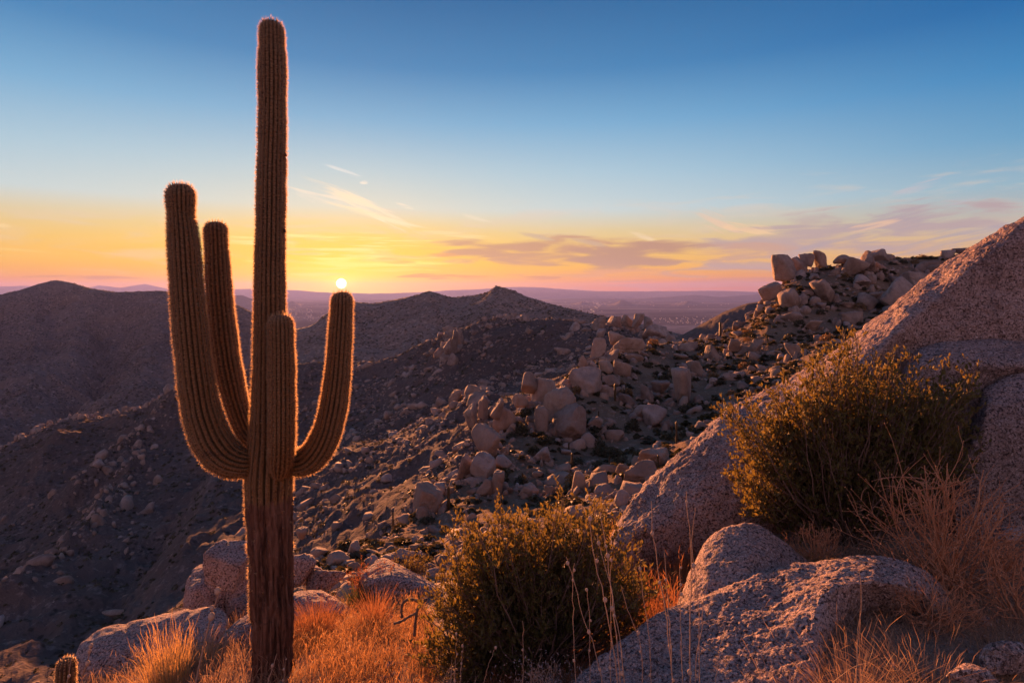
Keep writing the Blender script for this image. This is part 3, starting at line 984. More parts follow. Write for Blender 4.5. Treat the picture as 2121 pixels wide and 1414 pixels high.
def saguaro():
    root = empty('saguaro_cactus', (pt(566, 1395, 5.1)[0], 5.1, float(gz(pt(566, 1395, 5.1)[0], 5.1)[0])),
                 'tall four-armed saguaro cactus in the foreground, backlit by the setting sun', 'cactus')
    Y = 5.1
    trunk = [(565, 1440, 47, Y), (565, 1405, 45, Y), (565, 1370, 42, Y), (565, 1300, 43, Y), (563, 1200, 45.5, Y), (560, 1100, 47.5, Y), (558, 1050, 48.5, Y), (557, 1000, 49.5, Y), (559, 960, 47, Y), (561, 900, 42, Y),
             (560.5, 800, 37, Y), (559.5, 700, 33, Y), (559, 620, 31, Y), (559, 580, 30.5, Y), (559.5, 530, 30, Y), (560.5, 470, 29, Y), (562, 400, 29.5, Y), (562.5, 350, 29.5, Y), (563.5, 320, 28.5, Y), (564, 270, 28.5, Y), (564, 215, 27, Y), (564.2, 205, 26.4, Y), (564.3, 195, 27.5, Y),
             (564, 150, 28, Y), (564, 108, 27, Y), (563.5, 98, 24.8, Y), (563, 88, 25.5, Y), (562.5, 62, 25, Y), (562, 38, 22, Y)]
    s = stem(trunk, 20, .23, 1, slim=.96, bark_z=pt(560, 1015, Y)[2])
    # skin above, bark below: two parts that share one ragged line
    zb = pt(560, 1015, Y)[2]
    row = int(np.argmin(np.abs(s['z'] - zb)))
    V, M = s['V'], s['M']
    fq = gridfaces(s['n'], M, wrap=True)
    cut = row + np.round(5 * fbm(np.c_[np.arange(M) / 5.0, np.zeros(M), np.zeros(M)], 3, seed=2)).astype(int) + np.where(s['prof'][0] > .6, -4, 3)
    fr, fc = fq[:, 0] // M, fq[:, 0] % M
    isb = fr < cut[fc]

    def sub(mask, name, mat):
        f = fq[mask]
        u, inv = np.unique(f, return_inverse=True)
        return at(name, V.reshape(-1, 3)[u], inv.reshape(f.shape), mat, None, root, s['prof'].ravel()[u])
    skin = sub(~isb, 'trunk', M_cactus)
    bark = sub(isb, 'woody_base', M_bark)
    tag(bark, 'brown cracked bark on the lower trunk')
    up = s['ar'][:, 2] > zb - .03
    lowl = (~up) & ((s['an'][:, 0] < -.72) | (np.random.default_rng(5).uniform(size=len(up)) < .04)) & (s['ar'][:, 2] > .55)
    keep = up | lowl
    v, f, rr = spines(s['ar'][keep], s['an'][keep], 11)
    tag(at('spines', v, f, M_spine, None, skin, rr, False), kind='stuff')
    spec = [
        ('arm', [(548, 952, 22, 5.12), (530, 957, 27, 5.08), (505, 961, 31, 5.02), (478, 955, 36, 4.98), (455, 938, 39, 4.96), (435, 908, 40, 4.95), (417, 855, 38, 4.94), (406, 785, 35.5, 4.94), (397, 705, 34, 4.94), (389, 625, 33, 4.94),
                 (384, 560, 32, 4.94), (380, 500, 31, 4.94), (377, 465, 28.5, 4.94), (375, 445, 26.5, 4.94), (374.5, 425, 28, 4.94), (374.5, 400, 29, 4.94), (374, 376, 26, 4.94)], 'longest arm, on the left, curving out low and rising high', 20),
        ('arm', [(550, 925, 15, 5.2), (534, 922, 18, 5.24), (515, 902, 21, 5.28), (500, 870, 23.5, 5.3), (485, 820, 25.5, 5.3), (472, 760, 27, 5.3), (462, 690, 27, 5.3), (455, 620, 26.5, 5.3), (451, 560, 25.5, 5.3), (449, 520, 24, 5.3),
                 (448, 500, 23.2, 5.3), (447, 480, 24, 5.3), (446, 454, 22, 5.3)], 'slimmer left arm behind the longest one', 18),
        ('arm', [(577, 985, 12, 5.02), (580, 970, 21, 4.95), (582, 950, 26, 4.88), (584, 915, 27, 4.79), (584, 860, 27.5, 4.76), (584, 800, 27.5, 4.76), (583, 740, 27.5, 4.76), (582, 690, 26.5, 4.76), (581, 668, 25.5, 4.76), (580.5, 646, 23, 4.76)],
         'short stubby arm rising close in front of the trunk', 18),
        ('arm', [(585, 940, 22, 5.1), (602, 955, 27, 5.08), (622, 960, 29, 5.06), (645, 950, 31, 5.05), (665, 925, 31.5, 5.04), (680, 890, 30.5, 5.03), (691, 840, 29, 5.03), (698, 790, 27.5, 5.03), (703, 730, 25.5, 5.03), (706, 680, 24.5, 5.03),
                 (708, 640, 23, 5.03), (708.5, 622, 22.5, 5.03), (708, 600, 20, 5.03)], 'right arm whose tip touches the sun', 17)]
    for i, (nm, p, lab, nr) in enumerate(spec):
        a = stem(p, nr, .23, 20 + i, slim=.94)
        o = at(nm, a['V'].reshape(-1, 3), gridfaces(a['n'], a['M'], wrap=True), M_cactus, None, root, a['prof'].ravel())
        tag(o, lab)
        inside = np.linalg.norm((a['ar'] - pt(558, 950, 5.1))[:, :2], axis=1) > .20
        inside |= a['ar'][:, 2] > pt(0, 900, 5.1)[2]
        v, f, rr = spines(a['ar'][inside], a['an'][inside], 40 + i)
        tag(at('spines', v, f, M_spine, None, o, rr, False), kind='stuff')
    # a few dark knobs on the trunk's right edge
    for (px, py) in ((592, 321), (590, 478)):
        rk, rf = ROCK(3, 2, .1)
        at('scar_knob', rk * .018 + pt(px, py, 5.08), rf, M_bark, None, root)


_ico = {}


def ico(sub):
    if sub not in _ico:
        bm = bmesh.new()
        bmesh.ops.create_icosphere(bm, subdivisions=sub, radius=1)
        _ico[sub] = (np.array([v.co[:] for v in bm.verts]), np.array([[v.index for v in f.verts] for f in bm.faces]))
        bm.free()
    return _ico[sub]


def ROCK(seed, sub=4, rough=.05, planes=9, p=20, fine=0.0):
    """weathered block: a sphere cut by rounded planes, then worn; fits the box -1..1"""
    rng = np.random.default_rng(1000 + seed)
    D, Fc = ico(sub)
    n = unit(rng.normal(size=(planes, 3)))
    if planes == 6:                                                # a squared block
        n = unit(np.vstack([np.eye(3), -np.eye(3)]) + rng.normal(0, .13, (6, 3)))
    n = np.vstack([n, [[0, 0, -1], [0, 0, 1]]])
    d = np.r_[rng.uniform(.5, .95, planes), .9, .95]
    q = np.clip(D @ n.T / d, 0, None)
    r = (np.sum(q ** p, 1) + .45 ** p) ** (-1 / p)
    r = r * (1 + rough * 2.2 * fbm(D * 1.7, 3, seed=seed) + rough * fbm(D * 5, 3, seed=seed + 1))
    if fine:
        r = r * (1 + fine * fbm(D * 22, 3, .6, seed=seed + 2))
    # a few joints running across
    for _ in range(3):
        nn = unit(rng.normal(size=3))
        w = fbm(D * 1.3, 2, seed=seed + 9) * .25
        r = r - .05 * np.exp(-((D @ nn - rng.uniform(-.5, .5) + w) / .04) ** 2)
    V = D * r[:, None]
    lo_, hi_ = V.min(0), V.max(0)
    return (V - (lo_ + hi_) / 2) / ((hi_ - lo_) / 2), Fc


def rot_y(V, a):
    c, s = math.cos(a), math.sin(a)
    return np.stack([V[:, 0] * c + V[:, 2] * s, V[:, 1], -V[:, 0] * s + V[:, 2] * c], -1)


saguaro()


# ------------------------------------------------------------------ foreground granite
def loft_rock(name, rows, px0, px1, dpx, sub, sm, seed, mat, label, big=.05, mid=.02, grain=.006, cat='boulder', group=None, gs=.022):
    cols, G = loftgrid(rows, px0, px1, dpx, sub, sm)
    n = gridnormals(G)
    if n[len(n) // 2, :, 2].mean() < 0:
        n = -n
    p = G.reshape(-1, 3)
    h = big * fbm(p / .7, 4, .5, seed=seed) + mid * fbm(p / .16, 4, .55, seed=seed + 1)
    fl = fbm(p / gs, 3, .6, seed=seed + 2)
    patch = np.clip(.6 + 1.2 * fbm(p / .35, 3, seed=seed + 3), .15, 1.3)
    h = h + grain * fl * patch - grain * 1.4 * np.clip(fbm(p / (gs * 2.6), 3, .6, seed=seed + 4) - .25, 0, 1) * 2
    G = G + n * h.reshape(G.shape[:2])[..., None]
    V = G.reshape(-1, 3)
    o = at(name, V, gridfaces(*G.shape[:2])[:, ::-1], mat, G[-1].mean(0))
    return tag(o, label, cat, group)


# broad slab at the lower right
FRc = [(1100, 1500, 3.5), (1150, 1455, 3.55), (1200, 1408, 3.6), (1280, 1342, 3.7), (1340, 1298, 3.8), (1400, 1264, 3.88), (1520, 1212, 3.98), (1620, 1178, 4.03), (1720, 1160, 4.08), (1810, 1155, 4.08), (1870, 1164, 4.05), (1915, 1185, 4.0),
       (1945, 1215, 3.96), (1965, 1260, 3.93), (1985, 1330, 3.9)]
FRc = [(a, b, 2.60 / (.25 * (a - CX) / F - (HY - b) / F) if a <= 1810 else c + .06) for a, b, c in FRc]
FRrows = [offs(FRc, 230, 1.0, .55), offs(FRc, 50, 1.0, .38), FRc,
                           [(1100, 1560, 3.25), (1280, 1430, 3.32), (1400, 1350, 3.4), (1520, 1285, 3.52), (1620, 1240, 3.66), (1720, 1213, 3.80), (1810, 1205, 3.86), (1870, 1212, 3.86), (1915, 1232, 3.85), (1965, 1300, 3.84), (1985, 1360, 3.84)],
                           [(1100, 1650, 2.95), (1280, 1560, 2.98), (1400, 1490, 3.03), (1520, 1410, 3.14), (1620, 1360, 3.28), (1690, 1330, 3.46), (1740, 1300, 3.82), (1810, 1290, 4.02), (1870, 1295, 4.02), (1915, 1310, 3.96), (1985, 1400, 3.84)],
                           [(1100, 1760, 2.7), (1280, 1700, 2.7), (1400, 1640, 2.74), (1520, 1560, 2.86), (1620, 1500, 3.02), (1690, 1460, 3.3), (1740, 1400, 3.74), (1810, 1370, 3.96), (1870, 1380, 3.98), (1915, 1410, 3.92), (1985, 1500, 3.8)]]
for k_ in (3, 4, 5):
    FRrows[k_] = [(a, b, c + (2.60 / (.25 * (a - CX) / F - (HY - b) / F) - c) * min(1, max(0, (1745 - a) / 90))) for a, b, c in FRrows[k_]]
loft_rock('granite_slab', FRrows,
          1110, 1985, 2.2, [14, 30, 60, 60, 44], 10, 51, M_near, 'broad flaking granite slab lying lowest on the right, dark hollow at its right end', .05, .034, .016, gs=.03)

# the dome behind it
F2c = [(1350, 1370, 4.4), (1375, 1310, 4.5), (1395, 1265, 4.6), (1425, 1195, 4.72), (1460, 1132, 4.85), (1500, 1098, 4.93), (1545, 1086, 4.97), (1585, 1094, 4.97), (1625, 1122, 4.93), (1665, 1160, 4.85), (1710, 1210, 4.75), (1760, 1260, 4.7)]
loft_rock('granite_dome', [offs(F2c, 190, 1, .6), offs(F2c, 40, 1, .34), F2c,
                           [(1350, 1390, 4.25), (1395, 1310, 4.3), (1460, 1205, 4.42), (1545, 1150, 4.52), (1600, 1160, 4.55), (1665, 1205, 4.55), (1760, 1290, 4.5)],
                           [(1350, 1430, 4.08), (1395, 1380, 4.08), (1460, 1300, 4.14), (1545, 1250, 4.2), (1665, 1280, 4.3), (1760, 1340, 4.3)],
                           [(1350, 1520, 3.98), (1460, 1440, 4.0), (1545, 1400, 4.05), (1760, 1460, 4.2)]],
          1350, 1760, 2.2, [12, 26, 50, 50, 20], 10, 57, M_near, 'rounded granite hump between the broad slab and the big sloping outcrop', .045, .028, .016, gs=.03)

# the big sloping outcrop
BSc = [(1250, 1160, 6.5), (1270, 1112, 6.6), (1295, 1060, 6.7), (1340, 1002, 6.9), (1420, 930, 7.1), (1500, 852, 7.3), (1580, 809, 7.4), (1650, 775, 7.5), (1780, 690, 7.6), (1900, 592, 7.6), (1960, 548, 7.6), (2020, 508, 7.5), (2070, 478, 7.45), (2121, 449, 7.4),
       (2300, 350, 7.3), (2500, 290, 7.3)]
BSrows = [offs(BSc, 420, 1.0, 1.5), offs(BSc, 90, 1, .9), BSc,
          [(1250, 1175, 6.38), (1295, 1085, 6.5), (1340, 1050, 6.52), (1420, 1000, 6.58), (1500, 945, 6.68), (1580, 890, 6.78), (1650, 845, 6.86), (1780, 770, 6.9), (1850, 700, 6.92), (1930, 634, 6.88), (2000, 574, 6.85), (2060, 522, 6.85), (2121, 474, 6.85), (2300, 380, 6.8),
           (2500, 330, 6.8)],
          [(1250, 1190, 6.3), (1295, 1120, 6.32), (1340, 1100, 6.34), (1420, 1078, 6.36), (1500, 1062, 6.4), (1650, 1000, 6.5), (1780, 860, 6.66), (1850, 750, 6.76), (1930, 712, 6.74), (2000, 708, 6.72), (2121, 702, 6.7), (2500, 690, 6.6)],
          [(1250, 1330, 6.0), (1500, 1220, 6.05), (1650, 1180, 6.1), (1780, 1080, 6.4), (1850, 980, 6.6), (1930, 930, 6.6), (2121, 900, 6.6), (2500, 880, 6.5)]]


def on_plane(row, a, b, lo_=0.0, last=1e9):
    """set the distances of a row so that it lies on the sloping top face z = a x - b (seen from the camera's height)"""
    return [(px, py, max(lo_, b / (a * (px - CX) / F - (HY - py) / F)) if px <= last else Y) for px, py, Y in row]


BSrows[3] = on_plane(BSrows[3], .667, 3.47, 0, 1860)
BSrows[3] = [(px, py, Y if px <= 1860 else Y - .12) for px, py, Y in BSrows[3]]
BSrows[4] = on_plane(BSrows[4], .667, 3.47, 6.12, 1700)
loft_rock('granite_outcrop', BSrows, 1250, 2500, 2.8, [10, 24, 76, 80, 12], 5, 61, M_near, 'huge sloping granite outcrop on the right, its upper edge rosy in the last sun', .08, .045, .022, 'outcrop', gs=.045)
# its ledge and the lower block
LGc = [(1850, 820, 6.35), (1868, 770, 6.4), (1900, 726, 6.45), (1960, 709, 6.5), (2050, 706, 6.5), (2121, 710, 6.45), (2300, 716, 6.4), (2500, 722, 6.4)]
loft_rock('granite_ledge', [offs(LGc, 60, 1, .5), offs(LGc, 4, 1, .25), LGc, [(1850, 850, 6.2), (1900, 765, 6.15), (1960, 752, 6.1), (2050, 757, 6.05), (2121, 756, 6.0), (2500, 760, 5.95)],
                            [(1850, 900, 6.15), (1900, 830, 6.1), (1960, 790, 6.12), (2050, 785, 6.12), (2121, 780, 6.1), (2500, 785, 6.05)], [(1850, 1150, 6.25), (1900, 1120, 6.3), (2050, 1090, 6.35), (2500, 1050, 6.3)]],
          1850, 2500, 2.6, [6, 10, 26, 20, 16], 8, 67, M_near2, 'grey granite ledge jutting out under the huge outcrop', .05, .03, .014, gs=.03)
LBc = [(1980, 1000, 6.0), (2005, 890, 6.05), (2040, 806, 6.1), (2080, 782, 6.1), (2121, 770, 6.08), (2300, 760, 6.0), (2500, 760, 6.0)]
loft_rock('granite_block', [offs(LBc, 60, 1, .4), LBc, [(1980, 1020, 5.9), (2005, 930, 5.85), (2040, 868, 5.8), (2121, 838, 5.75), (2500, 820, 5.7)], [(1980, 1060, 5.85), (2040, 960, 5.74), (2121, 930, 5.68), (2500, 920, 5.6)],
                            [(1980, 1230, 5.8), (2040, 1200, 5.7), (2500, 1150, 5.6)]], 1980, 2500, 2.6, [6, 24, 26, 30], 8, 71, M_near2, 'dark granite block below the grey ledge, behind the dry bush', .05, .03, .014, gs=.03)


def boulder(name, px, py, w, h, Y, roll, seed, mat, label, sub=5, deep=.9, rough=.06, fine=.02, cat='boulder', group=None, planes=9, p=20, sink=0):
    """one boulder whose outline is centred on the sight line through (px, py) at distance Y"""
    V, Fc = ROCK(seed, sub, rough, planes, p, fine)
    V = rot_y(V, R(roll))
    lo_, hi_ = V.min(0), V.max(0)
    V = (V - (lo_ + hi_) / 2) / ((hi_ - lo_) / 2)
    V = V * np.array([w * .5, (w + h) * .25 * deep, h * .5]) * Y / F
    c = pt(px, py, Y)
    V = V + c
    base = np.array([c[0], c[1], V[:, 2].min() + sink])
    o = at(name, V, Fc, mat, base)
    return tag(o, label, cat, group)


FG = [  # px, py, w, h, Y, roll, seed, label
    (500, 1248, 264, 176, 7.9, 0, 3, 'large rounded grey boulder behind the saguaro, carrying a squarish block'),
    (478, 1168, 86, 84, 7.25, 8, 104, 'squarish granite block perched on the large boulder left of the saguaro trunk'),
    (628, 1178, 60, 70, 7.7, 10, 5, 'upright boulder half hidden by the right edge of the saguaro trunk'),
    (503, 1262, 50, 50, 7.3, 0, 6, 'small grey rock wedged under the boulders left of the trunk'),
    (640, 1185, 70, 34, 8.3, -30, 7, 'flat grey wedge of rock right of the saguaro trunk'),
    (676, 1203, 84, 70, 7.8, 15, 8, 'dark rounded boulder just right of the saguaro trunk'),
    (672, 1254, 160, 54, 6.6, 2, 9, 'low loaf-shaped rock with a lit top right of the trunk'),
    (845, 1208, 190, 72, 7.2, -20, 10, 'low pinkish rock sloping up behind the middle bush'),
    (318, 1366, 300, 146, 6.3, -19, 11, 'long sloping granite rock behind the golden grass at lower left'),
    (512, 1318, 124, 96, 6.0, -28, 12, 'dark rock against the foot of the saguaro on its left'),
    (1352, 1138, 52, 50, 6.9, 20, 13, 'small pale rock in the reddish grass below the huge outcrop'),
    (2088, 1105, 70, 40, 5.0, 0, 14, 'pale rock at the right edge behind the dry bush'),
    (2075, 1350, 110, 60, 3.3, 6, 15, 'flat pale stone in the dry grass at the lower right edge'),
    (2010, 1395, 90, 34, 3.0, 4, 16, 'thin stone nearest the lower right corner'),
    (770, 1405, 44, 14, 4.8, 0, 17, 'small stone in the sunlit grass right of the saguaro'),
    (1290, 1086, 24, 22, 9.5, 0, 18, 'small rock between the middle bush and the huge outcrop'),
]
for px, py, w, h, Y, rl, sd_, lab in FG:
    boulder('boulder', px, py, w, h, Y, rl, sd_, M_near if sd_ not in (6, 7, 12, 8) else M_near2, lab, 6 if w > 140 else 5 if w > 45 else 4, .95, .045, .012,
            planes=6 if sd_ == 104 else 11, p=22 if sd_ == 104 else 9)

# ------------------------------------------------------------------ boulders of the near ridge, one object each
# px, py, w, h, roll, planes-power, words
H = [
    (1125, 812, 56, 60, 0, 12, 'dark rounded boulder standing behind the egg-shaped boulder'),
    (1158, 848, 68, 92, 14, 9, 'tall egg-shaped boulder leaning in the middle of the ridge'),
    (1180, 880, 66, 84, 14, 11, 'big split boulder in front of the egg-shaped one'),
    (1180, 851, 34, 14, 6, 9, 'flat cap stone lying on the split boulder'),
    (1213, 788, 70, 56, -12, 14, 'broad pale slab of rock below the boulder pile'),
    (1302, 718, 62, 42, 4, 9, 'wide pale boulder forming the right shoulder of the boulder pile'),
    (1280, 699, 42, 28, 0, 9, 'rounded boulder crowning the boulder pile'),
    (1237, 722, 36, 46, 0, 14, 'tall block at the left end of the boulder pile'),
    (1256, 765, 30, 36, 0, 11, 'round block low in the middle of the boulder pile'),
    (1288, 762, 38, 34, 0, 11, 'square block low on the right of the boulder pile'),
    (1266, 738, 30, 28, 0, 11, 'wedge block in the heart of the boulder pile'),
    (1312, 739, 40, 16, 0, 11, 'thin reddish slab under the wide pale boulder'),
    (1209, 752, 26, 34, -10, 11, 'narrow block leaning left of the boulder pile'),
    (1268, 790, 38, 30, 0, 11, 'low boulder at the foot of the boulder pile'),
    (1413, 803, 50, 84, 4, 10, 'tall standing boulder on the slope right of the pile'),
    (1343, 817, 28, 40, 16, 14, 'small pale upright shard facing left of the tall standing boulder'),
    (1368, 803, 40, 28, 0, 10, 'flat brown boulder between the pale shard and the standing boulder'),
    (1330, 853, 30, 34, 0, 8, 'rounded boulder left of the brown angular one'),
    (1355, 863, 46, 48, 0, 13, 'brown angular boulder below the pale shard'),
    (1298, 828, 32, 26, -20, 11, 'small leaning block on the open slope'),
    (1097, 794, 34, 46, 20, 12, 'reddish slab leaning on the dark rounded boulder'),
    (1077, 828, 34, 28, 0, 10, 'pinkish block left of the dark rounded boulder'),
    (1030, 848, 28, 44, 20, 12, 'narrow slab on the left edge of the ridge'),
    (1045, 868, 50, 66, 18, 13, 'pale fractured rock on the left edge of the ridge'),
    (1006, 918, 60, 76, 22, 11, 'big reddish boulder leaning down the left edge'),
    (1000, 968, 52, 60, 24, 11, 'reddish boulder below the big leaning one'),
    (966, 972, 40, 64, 30, 11, 'long sloping slab at the left edge of the ridge'),
    (1042, 960, 36, 30, 0, 8, 'round dark boulder behind the middle bush'),
    (1124, 942, 38, 34, 0, 12, 'small block with a notched top on the slope'),
    (1121, 872, 28, 62, 8, 11, 'thin slab pressed against the egg-shaped boulder'),
    (1355, 952, 66, 46, 0, 9, 'large smooth boulder low on the slope beside the huge outcrop'),
    (1330, 976, 74, 42, 0, 10, 'dark cracked boulder just above the huge outcrop'),
    (1289, 974, 26, 32, 10, 11, 'pale upright block left of the dark cracked boulder'),
    (1272, 900, 38, 24, 0, 11, 'flat block lying on the open slope'),
    (1232, 875, 34, 24, 30, 14, 'pointed brown block right of the split boulder'),
    (1442, 766, 30, 38, 0, 11, 'reddish block behind the standing boulder'),
    (1474, 732, 28, 36, 0, 9, 'upright boulder on the saddle'),
    (1427, 718, 44, 18, 0, 9, 'low boulder beside the bare saddle'),
    (1522, 720, 28, 38, 10, 12, 'leaning block right of the saddle'),
    (886, 1035, 62, 72, 32, 12, 'leaning boulder low on the left edge of the ridge'),
    (910, 1020, 26, 40, 20, 12, 'slab stacked on the leaning boulder'),
    (1030, 1001, 30, 54, 0, 10, 'upright reddish pillar behind the middle bush'),
    (1008, 1008, 40, 40, 28, 11, 'pale broken slab left of the reddish pillar'),
    (1199, 1001, 28, 56, 6, 9, 'tall pale boulder behind the middle bush'),
    (1094, 1017, 42, 30, 0, 9, 'oval boulder just over the top of the middle bush'),
    (1138, 1017, 22, 26, 0, 9, 'small round boulder over the middle bush'),
    (1288, 1035, 32, 40, 0, 9, 'brown boulder between the middle bush and the huge outcrop'),
    (1250, 1018, 44, 30, -20, 12, 'pale slab leaning behind the middle bush'),
    (863, 1133, 34, 16, -6, 9, 'flat grey stone low on the left flank'),
    (843, 1151, 54, 26, -8, 9, 'flat boulder left of the middle bush'),
    (806, 1160, 30, 26, 0, 9, 'round grey boulder low in the gully'),
    (700, 1158, 44, 26, -24, 12, 'dark slab in the gully right of the saguaro'),
    (660, 1146, 36, 26, -30, 12, 'grey slab close to the right of the saguaro trunk'),
    (626, 1104, 22, 22, 0, 11, 'small block touching the right edge of the saguaro trunk'),
    (734, 1138, 30, 36, 24, 12, 'leaning slab in the stony gully'),
    (1623, 556, 46, 58, 0, 14, 'sheer square-cut boulder at the top left of the knoll'),
    (1655, 548, 30, 34, 0, 12, 'jagged block on the knoll behind the sheer boulder'),
    (1693, 538, 30, 36, 0, 10, 'rounded block at the right end of the knoll top'),
    (1673, 539, 26, 28, 0, 13, 'small jagged tooth on the knoll top'),
    (1770, 554, 46, 42, 20, 12, 'large blocky boulder high on the skyline'),
    (1797, 542, 34, 46, -6, 13, 'upright slab on the skyline'),
    (1818, 528, 36, 24, 0, 10, 'topmost boulder of the skyline'),
    (1742, 537, 44, 20, -8, 9, 'long low boulder on the skyline'),
    (1703, 604, 44, 50, -10, 10, 'rounded boulder in the middle of the knoll slope'),
    (1636, 620, 44, 46, -30, 9, 'big smooth boulder low on the knoll'),
    (1596, 606, 42, 44, -30, 11, 'reddish rock under the sheer boulder'),
    (1782, 581, 38, 26, 0, 12, 'square block under the skyline boulder'),
    (1862, 616, 92, 84, -34, 9, 'great pale rock face above the huge outcrop'),
    (1905, 585, 60, 46, -20, 10, 'cracked pale rock on top of the great rock face'),
    (1920, 553, 44, 24, -6, 9, 'smooth boulder right of the skyline'),
    (1944, 562, 30, 26, 0, 11, 'brown block near the right skyline'),
    (1964, 528, 40, 20, 0, 10, 'low boulder on the right skyline'),
    (1992, 522, 38, 16, 0, 10, 'last boulder on the skyline before the huge outcrop'),
    (1565, 720, 24, 36, 0, 11, 'upright pale stone at the foot of the knoll'),
    (1646, 729, 36, 36, 12, 9, 'rounded pale boulder at the edge of the right bush'),
    (1684, 675, 40, 24, 0, 10, 'oval boulder on the lower knoll slope'),
    (1766, 660, 46, 30, -10, 12, 'angular boulder behind the huge outcrop'),
    (1640, 656, 40, 20, -6, 9, 'low boulder in the scrub of the knoll slope'),
]
for i, (px, py, w, h, rl, p, words) in enumerate(H):
    Y = r_hit(px, py + .34 * h) if py > 545 or px < 1560 else r_hit(px, 560) * .99
    boulder('boulder', px, py, w * 1.04, h * 1.04, Y, rl, 200 + i, M_mid, words, 5 if w > 55 else 4, 1.0, .055, .035, p=(p if p < 10 else p * 1.3), planes=(11 if p < 10 else 9))

REF = {0: 'dark rounded boulder', 1: 'egg-shaped boulder', 2: 'split boulder', 4: 'broad pale slab', 5: 'pile shoulder boulder', 7: 'pile end block', 13: 'pile foot boulder', 14: 'tall standing boulder', 15: 'pale shard',
       18: 'brown angular boulder', 19: 'small leaning block', 23: 'pale fractured rock', 24: 'big reddish boulder', 26: 'long sloping slab', 28: 'notched block', 30: 'large smooth boulder', 31: 'dark cracked boulder', 33: 'flat open-slope block',
       36: 'upright saddle boulder', 38: 'leaning saddle block', 39: 'low leaning boulder', 41: 'reddish pillar', 43: 'tall pale boulder', 46: 'brown outcrop boulder', 49: 'flat flank boulder', 51: 'dark gully slab',
       55: 'sheer knoll boulder', 57: 'knoll top block', 59: 'blocky skyline boulder', 63: 'rounded knoll boulder', 64: 'smooth low knoll boulder', 65: 'reddish knoll rock', 66: 'square knoll block', 67: 'great pale rock face', 71: 'brown skyline block',
       74: 'upright knoll stone', 75: 'rounded pale boulder', 76: 'oval knoll boulder', 77: 'angular boulder'}
REFP = [(H[k][0], H[k][1], v) for k, v in REF.items()]


def whereabouts(px, py):
    """words for a place on the ridge, from the nearest boulder with a name of its own"""
    d = [math.hypot(px - a, (py - b) * 1.3) for a, b, _ in REFP]
    k = int(np.argmin(d))
    a, b, nm = REFP[k]
    dx, dy = px - a, (py - b) * 1.3
    far = 'close ' if d[k] < 26 else 'well ' if d[k] > 62 else ''
    if abs(dx) > 2.2 * abs(dy):
        w = 'right of' if dx > 0 else 'left of'
    elif abs(dy) > 2.2 * abs(dx):
        w = 'below' if dy > 0 else 'above'
    else:
        w = ('below and ' if dy > 0 else 'above and ') + ('right of' if dx > 0 else 'left of')
    return f'{far}{w} the {nm}'


# outcrops out on the spur
HEROES = [o for o in COL.objects if o.name.split('.')[0] == 'boulder' and o.location.y > 15]
for i, (px, py, w, h, rl, words) in enumerate([
        (928, 722, 20, 44, 14, 'left pillar of the ribbed outcrop on the stony spur'), (940, 712, 18, 58, 10, 'middle pillar of the ribbed outcrop on the stony spur'), (953, 702, 16, 40, 8, 'right pillar of the ribbed outcrop on the stony spur'),
        (938, 744, 26, 26, 10, 'block at the foot of the ribbed outcrop on the spur'), (944, 824, 28, 34, 0, 'lone upright block halfway down the stony spur'), (974, 866, 30, 66, 12, 'tall pale slab on the spur beside the ridge edge'),
        (1000, 846, 24, 54, 8, 'narrow pale slab right of the tall one on the spur'), (1240, 670, 30, 30, 0, 'blocky outcrop at the left of the far boulder crest'), (1270, 668, 34, 28, 0, 'rounded outcrop in the far boulder crest'),
        (1300, 664, 30, 26, 0, 'boulder in the middle of the far crest'), (1322, 664, 30, 30, 0, 'highest boulder of the far crest'), (1344, 668, 24, 26, 0, 'boulder at the right of the far crest'), (1360, 688, 70, 36, 30, 'long ribbed slab running down from the far crest'),
        (1245, 692, 22, 24, 0, 'block under the left end of the far crest'), (1190, 676, 24, 20, 0, 'small outcrop on the skyline of the spur'), (912, 940, 26, 14, -24, 'flat pale stone on the lower spur'), (244, 1268, 56, 20, -26, 'flat slab lying on the dark slope at far left'),
        (800, 990, 26, 16, -20, 'tilted stone on the lower spur right of the right arm')]):
    Y = r_hit(px, py + .36 * h, S_G, S_cols, 8)
    boulder('outcrop_block', px, py, w, h, Y, rl, 400 + i, M_mid, words, 4, .9, .06, .03, p=24, planes=8)

rng = np.random.default_rng(77)


def scatter(G, cols, n, r0, r1, c0, c1, dens=None, near=0.0):
    """points on a landform grid, by area, biased towards the viewer by near"""
    i0, i1 = np.searchsorted(cols, [c0, c1])
    g = G[r0:r1, i0:i1]
    a = np.linalg.norm(np.cross(g[1:, :-1] - g[:-1, :-1], g[:-1, 1:] - g[:-1, :-1]), axis=-1)
    w = a / g[:-1, :-1, 1] ** near
    if dens is not None:
        w = w * dens(g[:-1, :-1])
    k = rng.choice(w.size, n, p=(w / w.sum()).ravel())
    r, c = np.unravel_index(k, w.shape)
    u, v = rng.uniform(size=(2, n, 1))
    return g[r, c] * (1 - u) * (1 - v) + g[r + 1, c] * u * (1 - v) + g[r, c + 1] * (1 - u) * v + g[r + 1, c + 1] * u * v


def patchy(scale, lo_=-.15, hi_=.35, seed=0):
    def f(g):
        return np.clip((fbm(g.reshape(-1, 3) / scale, 4, seed=seed).reshape(g.shape[:2]) - lo_) / (hi_ - lo_), .06, 1)
    return f


